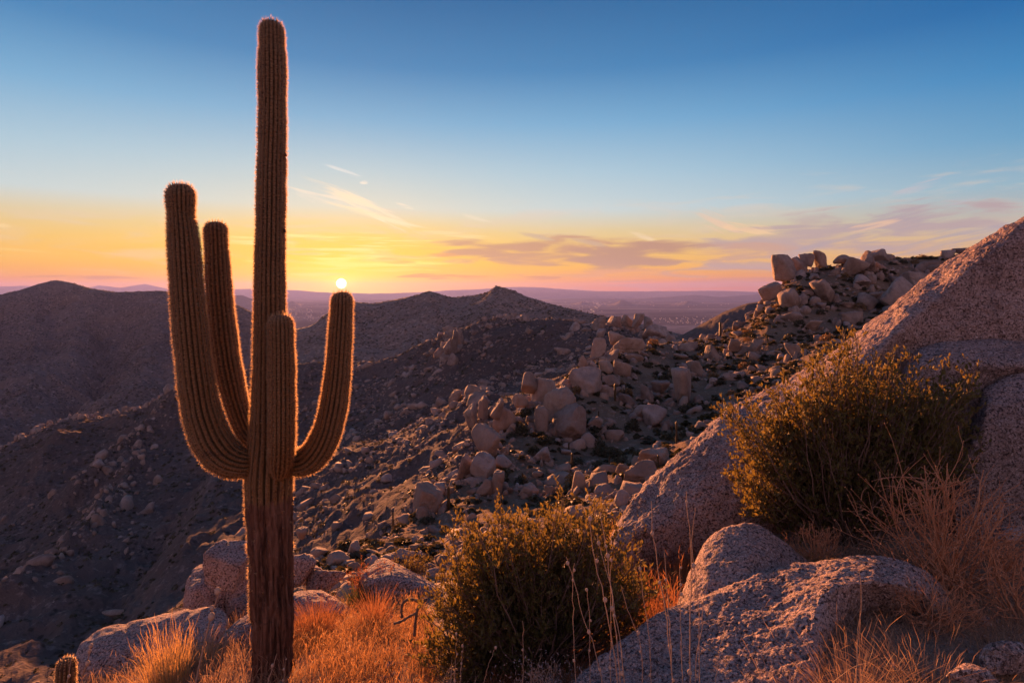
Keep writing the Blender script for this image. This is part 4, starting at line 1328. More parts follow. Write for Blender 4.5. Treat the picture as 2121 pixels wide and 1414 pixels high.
# two hundred more boulders strewn over the ridge: copies of eighteen shapes
variants = []
for i in range(18):
    V, Fc = ROCK(600 + i, 3, .06, 9 + i % 3, 9 + (i % 4) * 3, .03)
    me = mk('boulder', V * np.array([1, .9, .5 + .06 * (i % 6)]) * .5, Fc, M_mid)
    variants.append(me)
pts_ = scatter(R_G, R_cols, 205, 10, 148, 640, 2050, patchy(9, seed=4), .8)
kinds = ['boulder strewn on the slope among the big boulders', 'boulder on the knoll slope below the skyline', 'stone on the lower flank behind the middle bush']
for k, q in enumerate(pts_):
    v = variants[k % 18]
    o = v if k < 18 else v.copy()
    if k >= 18:
        COL.objects.link(o)
    s = (.62 * rng.pareto(2.3) + .5) * (q[1] / 60) ** .55
    s = min(s, 3.4, 24 * q[1] / F)
    o.location = q + np.array([0, 0, s * .16])
    o.scale = (s * rng.uniform(.9, 1.5), s, s * rng.uniform(.8, 1.3))
    o.rotation_euler = (rng.normal(0, .25), rng.normal(0, .25), rng.uniform(0, 6.28))
    px = CX + q[0] / q[1] * F
    py = HY - (q[2] - ZC) / q[1] * F
    pw, ph = o.scale[0] * F / q[1], o.scale[2] * .6 * F / q[1]
    sz = 'tiny' if pw < 9 else 'small' if pw < 15 else 'mid-sized' if pw < 26 else 'large'
    sh = 'flat' if ph < .42 * pw else 'rounded' if ph < .62 * pw else 'blocky'
    wh = whereabouts(px, py)
    tag(o, f'{sz} {sh} boulder {wh}', 'boulder', f'{sz} {sh} boulders {wh}')


def rubble(name, P, S, sub, mat, label, flat=.6, nshape=8, seed=0):
    """many small stones as one object; the ones that show smallest are cut from a coarser block"""
    small = S * F / np.maximum(P[:, 1], 1) < 7.5
    Vs, Fs, Rs, k0 = [], [], [], 0
    for lod, sel in ((sub, ~small), (1, small)):
        n = int(sel.sum())
        if not n:
            continue
        base = [ROCK(800 + seed + i, lod, .09, 9, 12) for i in range(nshape)]
        B = np.array([b[0] for b in base])[rng.integers(0, nshape, n)]
        a = rng.uniform(0, 6.28, n)
        c, s = np.cos(a)[:, None], np.sin(a)[:, None]
        B = B * (S[sel][:, None, None] * .5 * np.stack([rng.uniform(.8, 1.6, n), rng.uniform(.7, 1.1, n), rng.uniform(.5, 1.1, n) * flat * 1.5], -1)[:, None])
        tl = rng.normal(0, .35, n)[:, None]
        B = np.stack([B[..., 0] * np.cos(tl) + B[..., 2] * np.sin(tl), B[..., 1], -B[..., 0] * np.sin(tl) + B[..., 2] * np.cos(tl)], -1)
        B = np.stack([B[..., 0] * c - B[..., 1] * s, B[..., 0] * s + B[..., 1] * c, B[..., 2]], -1) + P[sel][:, None]
        m = B.shape[1]
        Fs.append((base[0][1][None] + (np.arange(n) * m)[:, None, None]).reshape(-1, 3) + k0)
        Vs.append(B.reshape(-1, 3))
        Rs.append(np.repeat(rng.uniform(0, 1, n), m))
        k0 += n * m
    o = mk(name, np.concatenate(Vs), np.concatenate(Fs), mat, smooth=True, rnd=np.concatenate(Rs))
    return tag(o, label, kind='stuff')


# broken pieces lying round the feet of the big boulders
PP, SS = [], []
for o in HEROES:
    dim = np.array([v[:] for v in o.bound_box])
    ex = dim.max(0) - dim.min(0)
    m = 11
    a = rng.uniform(0, 6.28, m)
    q = np.array(o.location) + np.c_[np.cos(a) * ex[0] * .62, np.sin(a) * ex[1] * .7, np.zeros(m)]
    c = np.clip(np.round((CX + q[:, 0] / q[:, 1] * F - R_cols[0]) / (R_cols[1] - R_cols[0])).astype(int), 0, len(R_cols) - 1)
    for k in range(m):
        q[k, 2] = np.interp(q[k, 1], R_G[8:, c[k], 1][::-1], R_G[8:, c[k], 2][::-1])
    PP.append(q)
    SS.append(ex[[0, 2]].mean() * rng.uniform(.14, .5, m))
rubble('boulder_debris', np.concatenate(PP), np.concatenate(SS), 2, M_mid, 'broken rock lying round the feet of the big boulders', 1.0, 10, 20)
P = scatter(R_G, R_cols, 4200, 8, 150, 560, 2300, patchy(5, seed=6), 1.0)
rubble('ridge_stones', P, (.16 + .26 * rng.pareto(2.4, len(P))).clip(0, 1.5) * (P[:, 1] / 50) ** .5, 2, M_mid, 'loose stones between the boulders of the near ridge')
Sd = lambda g: patchy(24, -.2, .3, 3)(g) * np.clip((g[..., 0] / g[..., 1] + .52) / .3, .02, 1) * np.clip(1.25 - (g[..., 1] - 120) / 500, .2, 1)
P = scatter(S_G, S_cols, 8500, 10, 194, -60, 1420, Sd, .9)
rubble('spur_rubble', P, (.38 + .7 * rng.pareto(2.4, len(P))).clip(0, 4.2) * (P[:, 1] / 180) ** .4, 2, M_midS, 'thousands of stones covering the stony spur')
# blocks along the rocky ribs of the spur
ribs = [([(395, 797, 395), (330, 850, 350), (240, 920, 300), (150, 1010, 260)], 150, 14.0), ([(300, 950, 290), (230, 1040, 240), (190, 1110, 200), (30, 1260, 150)], 170, 14), ([(930, 690, 340), (920, 760, 290)], 160, 4), ([(960, 820, 235), (1000, 890, 185)], 160, 4),
        ([(1030, 655, 332), (1100, 664, 322), (1230, 674, 296), (1330, 680, 276)], 260, 6), ([(560, 800, 360), (500, 900, 280)], 120, 5), ([(1340, 690, 260), (1400, 740, 220)], 160, 8),
        ([(-40, 945, 362), (0, 932, 370), (100, 890, 390), (160, 864, 400), (210, 868, 400), (300, 844, 400), (395, 799, 400)], 260, 12)]
PP, SS = [], []
for l, n, wd in ribs:
    l = np.array([pt(*q) for q in l])
    u = rng.uniform(0, len(l) - 1.001, n)
    a = u.astype(int)
    q = l[a] + (l[a + 1] - l[a]) * (u - a)[:, None]
    q[:, :2] += rng.normal(0, wd * .6, (n, 2)) * rng.uniform(.2, 1.4, (n, 1))
    # drop on the spur surface
    col = np.clip(np.round((CX + q[:, 0] / q[:, 1] * F - S_cols[0]) / (S_cols[1] - S_cols[0])).astype(int), 0, len(S_cols) - 1)
    for k in range(n):
        yy = S_G[8:, col[k], 1][::-1]
        q[k, 2] = np.interp(q[k, 1], yy, S_G[8:, col[k], 2][::-1])
    PP.append(q)
    SS.append((1.0 + 1.4 * rng.pareto(2.5, n)).clip(0, 5.5))
rubble('rib_blocks', np.concatenate(PP), np.concatenate(SS), 2, M_midS, 'broken rock along the ribs of the spur', 1.0, seed=40)


# ------------------------------------------------------------------ small growth on the slopes
M_scrub = leafy('dark_scrub', (.060, .055, .030), (.10, .08, .03), .25, .5)
M_scrubdry = leafy('dry_scrub', (.20, .13, .06), (.30, .16, .06), .3, .4)


def scrub_mesh(n, seed, size=.12):
    """a rounded little shrub of loose leaf clumps: unit size, foot at 0"""
    r = np.random.default_rng(seed)
    d = unit(r.normal(size=(n, 3)))
    d[:, 2] = np.abs(d[:, 2])
    c = d * (r.uniform(.15, 1, n) ** .4)[:, None] * (1 + .28 * fbm(d * 2.2, 2, seed=seed))[:, None] * np.array([.5, .5, .62])
    a = unit(r.normal(size=(n, 3)) + np.array([0, 0, .6])) * (size * r.uniform(.5, 1.3, n))[:, None]
    b = unit(np.cross(a, r.normal(size=(n, 3)))) * (size * .42 * r.uniform(.6, 1.3, n))[:, None]
    V = np.stack([c - a * .5, c + b, c + a * .5, c - b], 1).reshape(-1, 3)
    k = (np.arange(n) * 4)[:, None, None]
    return V, (k + np.array([[0, 1, 2], [0, 2, 3]])[None]).reshape(-1, 3), np.repeat(r.uniform(0, 1, n), 4)


scr = []
for i in range(8):
    v, f, r_ = scrub_mesh(340, i, .13)
    scr.append(mk('desert_shrub', v, f, M_scrubdry if i in (3, 7) else M_scrub, rnd=r_, smooth=False))
pts_ = scatter(R_G, R_cols, 190, 10, 146, 660, 2040, patchy(7, seed=12), .9)
spec = [(1060, 905), (1075, 890), (1130, 918), (1195, 812), (1190, 800), (1300, 800), (1360, 830), (1392, 770), (1262, 905), (1310, 890), (1480, 790), (1540, 760), (1600, 745), (1660, 690), (1560, 655), (1610, 640), (1700, 650), (1790, 600), (1830, 565),
        (1750, 575), (1870, 545), (1840, 535), (1705, 560), (1480, 740), (1420, 850), (1240, 940), (1080, 1000), (1170, 985), (1220, 1000), (1090, 860)]
pts2 = np.array([pt(a, b, r_hit(a, b)) for a, b in spec])
for k, q in enumerate(np.concatenate([pts2, pts_])):
    v = scr[k % 8]
    o = v if k < 8 else v.copy()
    if k >= 8:
        COL.objects.link(o)
    s = rng.uniform(.55, 1.35) * (q[1] / 60) ** .5
    o.location = q - np.array([0, 0, .06 * s])
    o.scale = (s * rng.uniform(.9, 1.7), s * rng.uniform(.9, 1.4), s * rng.uniform(.8, 1.25))
    o.rotation_euler = (0, 0, rng.uniform(0, 6.28))
    px = CX + q[0] / q[1] * F
    py = HY - (q[2] - ZC) / q[1] * F
    wh = whereabouts(px, py)
    w_ = ('dry tawny' if k % 8 in (3, 7) else 'dark green') + (' spreading' if o.scale[0] > 2.1 * o.scale[2] else ' rounded')
    pw = o.scale[0] * F / q[1]
    w_ = ('small ' if pw < 16 else 'wide ' if pw > 30 else '') + w_
    tag(o, f'{w_} shrub {wh}', 'shrub', f'{w_} shrubs {wh}')


def scrub_field(name, P, S, per, mat, label, seed=0):
    base = [scrub_mesh(per, 50 + seed + i, .5) for i in range(6)]
    n = len(P)
    ks = rng.integers(0, 6, n)
    B = np.array([b[0] for b in base])[ks] * S[:, None, None] * np.stack([rng.uniform(1, 1.6, n), rng.uniform(1, 1.6, n), rng.uniform(.6, 1, n)], -1)[:, None] + P[:, None]
    f = base[0][1]
    Fa = (f[None] + (np.arange(n) * len(base[0][0]))[:, None, None]).reshape(-1, 3)
    o = mk(name, B.reshape(-1, 3), Fa, mat, smooth=False, rnd=np.repeat(rng.uniform(0, 1, n), len(base[0][0])))
    return tag(o, label, kind='stuff')


P = scatter(S_G, S_cols, 4200, 9, 194, -60, 1420, patchy(30, -.3, .25, 8), .8)
scrub_field('spur_scrub', P, rng.uniform(.5, 1.5, len(P)) * (P[:, 1] / 200) ** .4, 14, M_scrub, 'low dark scrub dotting the stony spur')
P = scatter(R_G, R_cols, 2200, 10, 150, 640, 2100, patchy(4, seed=14), 1.0)
scrub_field('ridge_scrub', P, rng.uniform(.25, .7, len(P)) * (P[:, 1] / 50) ** .5, 40, M_scrub, 'small tufts of scrub between the stones of the near ridge', 20)


P = scatter(M_G, M_cols, 4500, 8, 95, 580, 1400, patchy(90, -.3, .25, 18), .8)
scrub_field('hill_scrub', P, rng.uniform(1.2, 3.4, len(P)), 10, M_scrub, 'dark scrub dotting the middle hill', 30)
P = scatter(C_G, C_cols, 6500, 8, 150, -60, 640, patchy(120, -.3, .25, 19), .8)
scrub_field('hill_scrub', P, rng.uniform(1.6, 4.0, len(P)), 10, M_scrub, 'dark scrub dotting the left hill', 33)


def sapling(px, y0, y1, w):
    """a young saguaro far off on the slope: a fluted post with a rounded tip"""
    Y = r_hit(px, y1)
    a, b = pt(px, y1 + 2, Y), pt(px, y0, Y)
    n, k = 14, 14
    t = np.linspace(0, 1, n)
    r = w * .5 * Y / F * (1 - .12 * np.cos(t * 9)) * np.sqrt(np.clip(1 - np.clip((t - .88) / .12, 0, 1) ** 2, 0.0004, 1)) * (.8 + .2 * np.clip(t * 4, 0, 1))
    th = np.arange(k) / k * 2 * np.pi
    rr = r[:, None] * (1 - .16 * (np.arange(k) % 2))[None]
    V = np.stack([a[0] + rr * np.cos(th), a[1] + rr * np.sin(th), (a[2] + (b[2] - a[2]) * t)[:, None] + 0 * rr], -1)
    return at('young_saguaro', V.reshape(-1, 3), gridfaces(n, k, True), M_cactus, a, rnd=np.tile((np.arange(k) % 2 == 0) * .8, n))


for px, y0, y1, w, lab in [(1274, 794, 830, 5, 'below the boulder pile'), (1401, 872, 918, 5, 'on the open slope under the tall standing boulder'), (1363, 941, 972, 4, 'in front of the large smooth boulder'), (1185, 937, 968, 5, 'on bare soil below the split boulder'),
                           (1178, 916, 934, 3.5, 'close under the split boulder'), (1082, 978, 1000, 4, 'just above the middle bush'), (1262, 944, 962, 3.5, 'between small round stones above the middle bush'), (929, 1006, 1056, 6, 'at the left edge beside the long sloping slab'),
                           (1492, 666, 698, 5, 'on the skyline of the saddle'), (1392, 880, 905, 3, 'short and thin on the open slope'), (1240, 850, 868, 3, 'beside the pointed brown block'), (814, 1060, 1092, 3.5, 'on the lower left flank')]:
    tag(sapling(px, y0, y1, w), 'small single-stemmed saguaro ' + lab, 'cactus', 'young saguaros on the slope')


# pale buildings of the far-off town, and the river that shines there
def town():
    q = []
    for cx, cy, wx, wy, n in [(1420, 661, 110, 6, 50), (1400, 668, 130, 5, 40), (1300, 628, 120, 8, 26), (1450, 633, 130, 12, 26), (1180, 640, 60, 10, 60), (650, 655, 40, 14, 40), (620, 640, 40, 18, 40), (1230, 628, 30, 6, 40)]:
        for _ in range(n):
            px, py = cx + rng.normal(0, wx * .5), max(cy + rng.normal(0, wy * .5), 616)
            Y = (ZC - PZ) * F / (py - HY)
            q.append((px, py, Y))
    V, Fs = [], []
    bx = np.array([[x, y, z] for z in (0, 1) for y in (-1, 1) for x in (-1, 1)], float)
    bf = np.array([(4, 5, 7, 6), (0, 1, 5, 4), (2, 6, 7, 3), (0, 4, 6, 2), (1, 3, 7, 5)])
    for k, (px, py, Y) in enumerate(q):
        c = pt(px, py, Y)
        c[2] = PZ - 3
        s = rng.uniform(.3, .8) * Y / F
        V.append(bx * np.array([s * rng.uniform(.7, 2.4), s * 1.5, 10 + s * .5]) + c)
        Fs.append(bf + 8 * k)
    m, T, b = new_mat('pale_walls')
    b.inputs['Base Color'].default_value = (.40, .35, .34, 1)
    tag(mk('town', np.concatenate(V), np.concatenate(Fs), m, smooth=False), 'specks of pale buildings far out on the plain', kind='stuff')
    l = [(1222, 650), (1229, 642), (1235, 638), (1241, 633), (1236, 630), (1240, 626), (1252, 622), (1262, 619)]
    c = np.array([pt(a, b, (ZC - PZ) * F / (b - HY)) for a, b in l])
    u = np.linspace(0, len(l) - 1, 60)
    c = np.stack([np.interp(u, range(len(l)), c[:, i]) for i in range(3)], -1)
    c[:, 0] += 40 * np.sin(u * 5)
    c[:, 2] = PZ + 14
    w = c[:, 1:2] / F * np.array([[.9, 0, 0]])
    m, T, b = new_mat('river_water')
    b.inputs['Base Color'].default_value = (.05, .05, .06, 1)
    b.inputs['Roughness'].default_value = .08
    b.inputs['Specular IOR Level'].default_value = .5
    V = np.stack([c - w, c + w], 1).reshape(-1, 3)
    tag(mk('river', V, gridfaces(60, 2), m), 'thin shining river winding over the plain', kind='structure')


town()

# ------------------------------------------------------------------ plants of the foreground
M_grass = leafy('dry_grass', (.27, .155, .075), (.54, .27, .105), .5, .55)
M_redgrass = leafy('rusty_grass', (.26, .12, .06), (.52, .21, .08), .45, .35)
M_gold = leafy('golden_grass', (.36, .23, .09), (.72, .40, .12), .5, .3)
M_tangle = leafy('dead_grass', (.34, .22, .14), (.50, .29, .15), .4, .45)
M_leaf = leafy('jojoba_leaf', (.092, .090, .033), (.30, .205, .04), .36, .5)
M_yucca = leafy('bear_grass', (.10, .12, .045), (.22, .20, .05), .3, .3)
M_twig = plain_wood('grey_twig', (.10, .065, .05, 1), (.26, .18, .14, 1))
M_drytwig = plain_wood('dry_twig', (.36, .135, .06, 1), (.60, .30, .165, 1))
M_stalk = plain_wood('straw_stalk', (.30, .19, .13, 1), (.52, .36, .26, 1))
M_wool = leafy('woolly_leaf', (.30, .23, .21), (.30, .20, .15), .25, .25)


def blades(base, h, lean, w, rng, head=0.0):
    """curved grass blades; base (n,3), height (n), lean (n,2) sideways reach of the tip; head: seed-head width"""
    n = len(base)
    side = unit(np.c_[rng.normal(size=(n, 2)), np.zeros(n)])
    lv = [0, .4, .72, .86, 1.0]
    wd = [1, .8, .55, .5 + head, .0]
    V = []
    ex = rng.uniform(1.1, 2.8, (n, 1))
    dr = np.abs(rng.normal(.1, .16, n)).clip(0, .6)
    kink = np.cumsum(rng.normal(0, .022, (5, n, 2)), 0) * h[None, :, None]
    for (t, q), kk in zip(zip(lv, wd), kink):
        p = base + np.c_[lean * t ** ex + kk * t, h * (t - dr * t ** 3)]
        if q == 0:
            V.append(p[:, None])
        else:
            V.append(np.stack([p - side * (w * q)[:, None], p + side * (w * q)[:, None]], 1))
    V = np.concatenate(V, 1)
    f = np.array([[0, 1, 3], [0, 3, 2], [2, 3, 5], [2, 5, 4], [4, 5, 7], [4, 7, 6], [6, 7, 8]])
    Fa = (f[None] + (np.arange(n) * 9)[:, None, None]).reshape(-1, 3)
    return V.reshape(-1, 3), Fa, np.repeat(rng.uniform(0, 1, n), 9)


def tubes(P, r, k=3):
    """P (n, L, 3) polylines with radii r (n, L) -> one skin"""
    n, L, _ = P.shape
    t = unit(np.gradient(P, axis=1))
    a = unit(np.cross(t, np.array([.31, .87, .38])))
    b = np.cross(t, a)
    th = np.arange(k) / k * 2 * np.pi
    V = P[:, :, None] + r[..., None, None] * (a[:, :, None] * np.cos(th)[None, None, :, None] + b[:, :, None] * np.sin(th)[None, None, :, None])
    g = gridfaces(L, k, True)
    Fa = (g[None] + (np.arange(n) * L * k)[:, None, None]).reshape(-1, 4)
    return V.reshape(-1, 3), Fa


def bez(a, b, c, L):
    t = np.linspace(0, 1, L)[None, :, None]
    return a[:, None] * (1 - t) ** 2 + 2 * b[:, None] * t * (1 - t) + c[:, None] * t ** 2


def leaves(C, ax, size, rng, ratio=.45):
    """small bent leaves at C along ax"""
    n = len(C)
    s = unit(np.cross(ax, rng.normal(size=(n, 3))))
    up = np.cross(s, ax)
    L = size[:, None]
    tip = C + ax * L
    mid = C + ax * L * .5
    V = np.stack([C, mid + s * L * ratio * .5 + up * L * .08, tip, mid - s * L * ratio * .5 + up * L * .08], 1)
    f = np.array([[0, 1, 2], [0, 2, 3]])
    return V.reshape(-1, 3), (f[None] + (np.arange(n) * 4)[:, None, None]).reshape(-1, 3), np.repeat(rng.uniform(0, 1, n), 4)


def leafy_bush(name, foot, lobes, Y, depth, ntw, nside, nleaf, lsize, seed, label, mat=None, twig=None):
    """twigs grow from the foot into a set of lobes (px, py, half width, half height, dY); leaves crowd the twig ends"""
    rng = np.random.default_rng(seed)
    root = empty(name, foot, label, 'bush')
    lb = np.array([(l + (0,))[:5] for l in lobes], float)
    wgt = lb[:, 2] * lb[:, 3]
    k = rng.choice(len(lb), ntw, p=wgt / wgt.sum())
    d = unit(rng.normal(size=(ntw, 3))) * (rng.uniform(.25, 1, (ntw, 1)) ** .45)
    px, py, yy = lb[k, 0] + d[:, 0] * lb[k, 2], lb[k, 1] - d[:, 2] * lb[k, 3], Y + lb[k, 4] + d[:, 1] * depth * .5
    E = np.stack([(px - CX) / F * yy, yy, ZC + (HY - py) / F * yy], -1)
    f0 = np.asarray(foot) + rng.normal(size=(ntw, 3)) * np.array([.10, .10, .01])
    mid = f0 * .45 + E * .55 + np.c_[rng.normal(0, .10, (ntw, 2)), rng.uniform(-.15, .10, ntw)] + np.c_[(E - f0)[:, :2] * .12, np.zeros(ntw)]
    P = bez(f0, mid, E, 8)
    P[:, 1:-1] += rng.normal(0, .012, P[:, 1:-1].shape)
    # side twigs
    q = np.repeat(np.arange(ntw), nside)
    m = len(q)
    u = rng.uniform(.45, 1, m) * 7
    a = np.minimum(u.astype(int), 6)
    S0 = P[q, a] + (P[q, a + 1] - P[q, a]) * (u - a)[:, None]
    dr = unit(unit(E - f0)[q] * .5 + rng.normal(size=(m, 3)) * .75 + np.array([0, 0, .55]))
    ln = rng.uniform(.07, .20, m)
    S2 = S0 + dr * ln[:, None]
    Sd_ = bez(S0, S0 + dr * ln[:, None] * .5 + rng.normal(0, .012, (m, 3)), S2, 3)
    r1 = np.linspace(.0105, .0022, 8)[None] * rng.uniform(.6, 1.3, (ntw, 1))
    v1, f1 = tubes(P, r1, 4)
    v2, f2 = tubes(Sd_, np.linspace(.0026, .0012, 3)[None] * np.ones((m, 1)), 3)
    br = at('branches', np.concatenate([v1, v2]), [f1, f2 + len(v1)], twig or M_twig, None, root, np.zeros(len(v1) + len(v2)))
    tag(br, kind='stuff')
    # leaves in pairs up the side twigs
    q2 = np.repeat(np.arange(m), nleaf)
    t = rng.uniform(.1, 1.05, len(q2))[:, None]
    C = S0[q2] * (1 - t) + S2[q2] * t
    ax = unit(dr[q2] * .5 + rng.normal(size=(len(q2), 3)) * .5 + np.array([0, 0, .75]))
    v, f, r_ = leaves(C, ax, lsize * rng.uniform(.6, 1.25, len(q2)), rng)
    r_ = np.clip(r_ * .6 + .4 * np.repeat(np.repeat(rng.uniform(0, 1, m), nleaf), 4), 0, 1)
    tag(at('foliage', v, f, mat or M_leaf, None, root, r_, False), kind='stuff')
    return root


def ground_pt(px, Y, up=0.0):
    x = (px - CX) / F * Y
    return np.array([x, Y, float(gz(x, Y)[0]) + up])


leafy_bush('jojoba_bush', ground_pt(1110, 4.75), [
    (1005, 1090, 85, 55), (960, 1150, 70, 60), (1060, 1130, 90, 75), (1110, 1100, 60, 50), (1170, 1070, 48, 60), (1185, 1125, 70, 60), (1240, 1090, 50, 62), (1265, 1120, 30, 40), (935, 1220, 70, 75), (1040, 1220, 120, 90), (1170, 1210, 120, 80), (1290, 1210, 72, 80),
    (1335, 1240, 45, 60), (925, 1310, 66, 70), (1020, 1320, 110, 80), (1110, 1290, 90, 60), (950, 1385, 75, 45), (1050, 1395, 110, 45), (1330, 1300, 45, 40), (1220, 1240, 90, 45), (1185, 1390, 70, 30), (900, 1370, 30, 30), (890, 1250, 24, 30)],
    4.75, .95, 640, 11, 8, .040, 1, 'dense olive-leaved bush in the middle foreground beside the sunlit grass')
leafy_bush('jojoba_bush', ground_pt(1740, 5.6), [
    (1800, 745, 80, 62), (1720, 790, 70, 55), (1850, 800, 90, 75), (1640, 850, 80, 65), (1560, 890, 62, 52), (1520, 835, 45, 22), (1500, 815, 22, 10), (1700, 880, 120, 90), (1800, 880, 130, 100), (1900, 880, 90, 80), (1600, 960, 95, 75), (1720, 980, 150, 85), (1850, 990, 120, 80),
    (1950, 930, 85, 75), (1560, 1010, 60, 55), (1650, 1050, 110, 50), (1780, 1060, 110, 45), (1940, 830, 70, 45), (2000, 800, 48, 32), (2035, 760, 28, 22), (1970, 770, 30, 20), (2000, 900, 55, 60), (1680, 750, 22, 26), (1610, 790, 24, 26), (1760, 690, 22, 22)],
    5.6, 1.0, 820, 11, 8, .044, 2, 'broad brownish-green bush spread against the huge granite outcrop')
leafy_bush('low_bush', ground_pt(830, 7.6), [(860, 1165, 40, 18), (825, 1180, 34, 14)], 7.6, .4, 40, 7, 5, .03, 3, 'low yellowish bush left of the middle bush above the pink rock')
M_rust = leafy('rusty_leaf', (.20, .075, .035), (.42, .14, .05), .4, .4)
leafy_bush('rusty_bush', ground_pt(775, 7.2), [(770, 1190, 36, 26), (745, 1200, 26, 20), (795, 1196, 26, 20)], 7.2, .5, 60, 8, 5, .024, 4, 'rust-red bush behind the green bear grass right of the saguaro', M_rust, M_drytwig)
leafy_bush('rusty_bush', ground_pt(1440, 6.4), [(1440, 1130, 50, 50), (1400, 1160, 46, 40), (1480, 1105, 40, 40), (1370, 1185, 40, 30)], 6.4, .6, 110, 9, 3, .018, 5, 'fine reddish brush between the granite hump and the huge outcrop', M_redgrass, M_drytwig)
leafy_bush('olive_bush', ground_pt(1345, 6.2), [(1345, 1165, 40, 45), (1330, 1110, 26, 30)], 6.2, .4, 60, 7, 4, .026, 6, 'small olive bush at the foot of the huge outcrop')


def dry_bush(name, foot, n, nside, reach, rise, seed, label, mat, r0=.006, twist=.03, tips=True, fork=3, bend=(0, 0), dense=1.0, cat='dry bush', tipmat=None):
    """leafless bush of forking twigs"""
    rng = np.random.default_rng(seed)
    root = empty(name, foot, label, cat)
    az_ = rng.uniform(0, 2 * np.pi, n)
    el_ = rng.uniform(.25, 1.0, n)
    E = np.asarray(foot) + np.c_[np.cos(az_) * reach[0] * (1 - el_ * .75) * rng.uniform(.5, 1.1, n) + bend[0], np.sin(az_) * reach[1] * (1 - el_ * .75) * rng.uniform(.5, 1.1, n) + bend[1], rise * el_ * rng.uniform(.7, 1.1, n)]
    f0 = np.asarray(foot) + rng.normal(size=(n, 3)) * np.array([.06, .06, .005])
    mid = (f0 + E) / 2 + np.c_[(E - f0)[:, :2] * .18, -np.abs(rng.normal(0, rise * .08, n))] + rng.normal(0, twist, (n, 3))
    P = bez(f0, mid, E, 10)
    P[:, 1:] += np.cumsum(rng.normal(0, twist * .12, P[:, 1:].shape), 1)
    v1, f1 = tubes(P, np.linspace(r0, r0 * .3, 10)[None] * rng.uniform(.7, 1.2, (n, 1)), 4)
    Vs, Fs, k0 = [v1], [f1], len(v1)
    cur, ln, rr = P, rise * .34, r0 * .38
    ends = [P[:, -1]]
    for lev in range(fork - 1):
        m0 = len(cur)
        per = nside if lev == 0 else 2
        q = np.repeat(np.arange(m0), per)
        L = cur.shape[1]
        u = rng.uniform(.35, .98, len(q)) * (L - 1)
        a = np.minimum(u.astype(int), L - 2)
        S0 = cur[q, a] + (cur[q, a + 1] - cur[q, a]) * (u - a)[:, None]
        dd = unit(unit(cur[q, a + 1] - cur[q, a]) + rng.normal(size=(len(q), 3)) * .8 + np.array([0, 0, .25]))
        l = ln * rng.uniform(.4, 1.1, len(q))[:, None]
        Q = bez(S0, S0 + dd * l * .5 + rng.normal(0, twist * .4, S0.shape), S0 + dd * l + rng.normal(0, twist * .5, S0.shape), 6)
        v, f = tubes(Q, np.linspace(rr, rr * .5, 6)[None] * np.ones((len(q), 1)), 3)
        Vs.append(v)
        Fs.append(f + k0)
        k0 += len(v)
        ends.append(Q[:, -1])
        cur, ln, rr = Q, ln * .5, rr * .7
    V = np.concatenate(Vs)
    tag(at('twigs', V, Fs, mat, None, root, np.repeat(rng.uniform(0, 1, len(V) // 2 + 1), 2)[:len(V)]), kind='stuff')
    if tips:
        C = np.concatenate(ends)
        C = C[rng.uniform(size=len(C)) < dense]
        d, fc = ico(1)
        B = d[None] * (.0045 * rng.uniform(.6, 1.4, len(C)))[:, None, None] + C[:, None]
        tag(at('dry_flower_heads', B.reshape(-1, 3), (fc[None] + (np.arange(len(C)) * len(d))[:, None, None]).reshape(-1, 3), tipmat or mat, None, root, np.repeat(rng.uniform(0, 1, len(C)), len(d))), kind='stuff')
    return root


dry_bush('dry_bush', ground_pt(1965, 4.35), 56, 5, (1.05, .6), 1.0, 21, 'large leafless reddish bush at the right edge, below the huge outcrop', M_drytwig, .0095, .055, True, 3, (-.02, 0))
dry_bush('dry_bush', ground_pt(2110, 4.0), 22, 6, (.7, .5), .7, 22, 'leafless bush cut off by the right edge, in front of the larger dry bush', M_drytwig, .0075, .06, True, 3)
dry_bush('dry_bush', ground_pt(1695, 4.95), 26, 5, (.42, .3), .36, 23, 'small gnarled leafless bush behind the slab, below the broad bush', M_drytwig, .006, .04, False, 3)
dry_bush('dry_bush', ground_pt(1940, 3.75), 40, 5, (.5, .3), .30, 27, 'low curling dry twigs just right of the slab', M_drytwig, .005, .05, False, 3)
wool = dry_bush('woolly_bush', ground_pt(1125, 3.75, .0), 34, 4, (.34, .25), .36, 24, 'small grey woolly-leaved bush at the bottom edge in front of the middle bush', M_stalk, .005, .03, False, 3)
rg = np.random.default_rng(3)
wc = np.array(wool.location) + np.c_[rg.normal(0, .15, 900), rg.normal(0, .10, 900), rg.uniform(.05, .36, 900)]
v, f, r_ = leaves(wc, unit(rg.normal(size=(900, 3)) + np.array([0, 0, .8])), rg.uniform(.012, .03, 900), rg, .35)
tag(at('foliage', v, f, M_wool, None, wool, r_, False), kind='stuff')
dry_bush('dry_bush', ground_pt(940, 4.1), 20, 4, (.25, .2), .35, 28, 'thin dry twigs at the bottom edge under the middle bush', M_stalk, .003, .03, False, 2)


# grass of the clearing, too many blades to count
def in_poly(px, py, poly):
    inside = np.zeros(len(px), bool)
    for (x0, y0), (x1, y1) in zip(poly, poly[1:] + poly[:1]):
        c = ((y0 > py) != (y1 > py)) & (px < (x1 - x0) * (py - y0) / (y1 - y0 + 1e-9) + x0)
        inside ^= c
    return inside


def ground_sample(n, x0, x1, y0, y1, poly, seed, patch=.5):
    r = np.random.default_rng(seed)
    x = r.uniform(x0, x1, n * 8)
    y = r.uniform(y0, y1, n * 8)
    z = gz(x, y)
    px, py = CX + x / y * F, HY - (z - ZC) / y * F
    ok = in_poly(px, py, poly)
    ok &= fbm(np.c_[x * 2.2, y * 2.2, x * 0], 3, seed=seed) > r.uniform(-1, .35, len(x)) * patch
    q = np.stack([x, y, z], -1)[ok]
    return q[:n], r


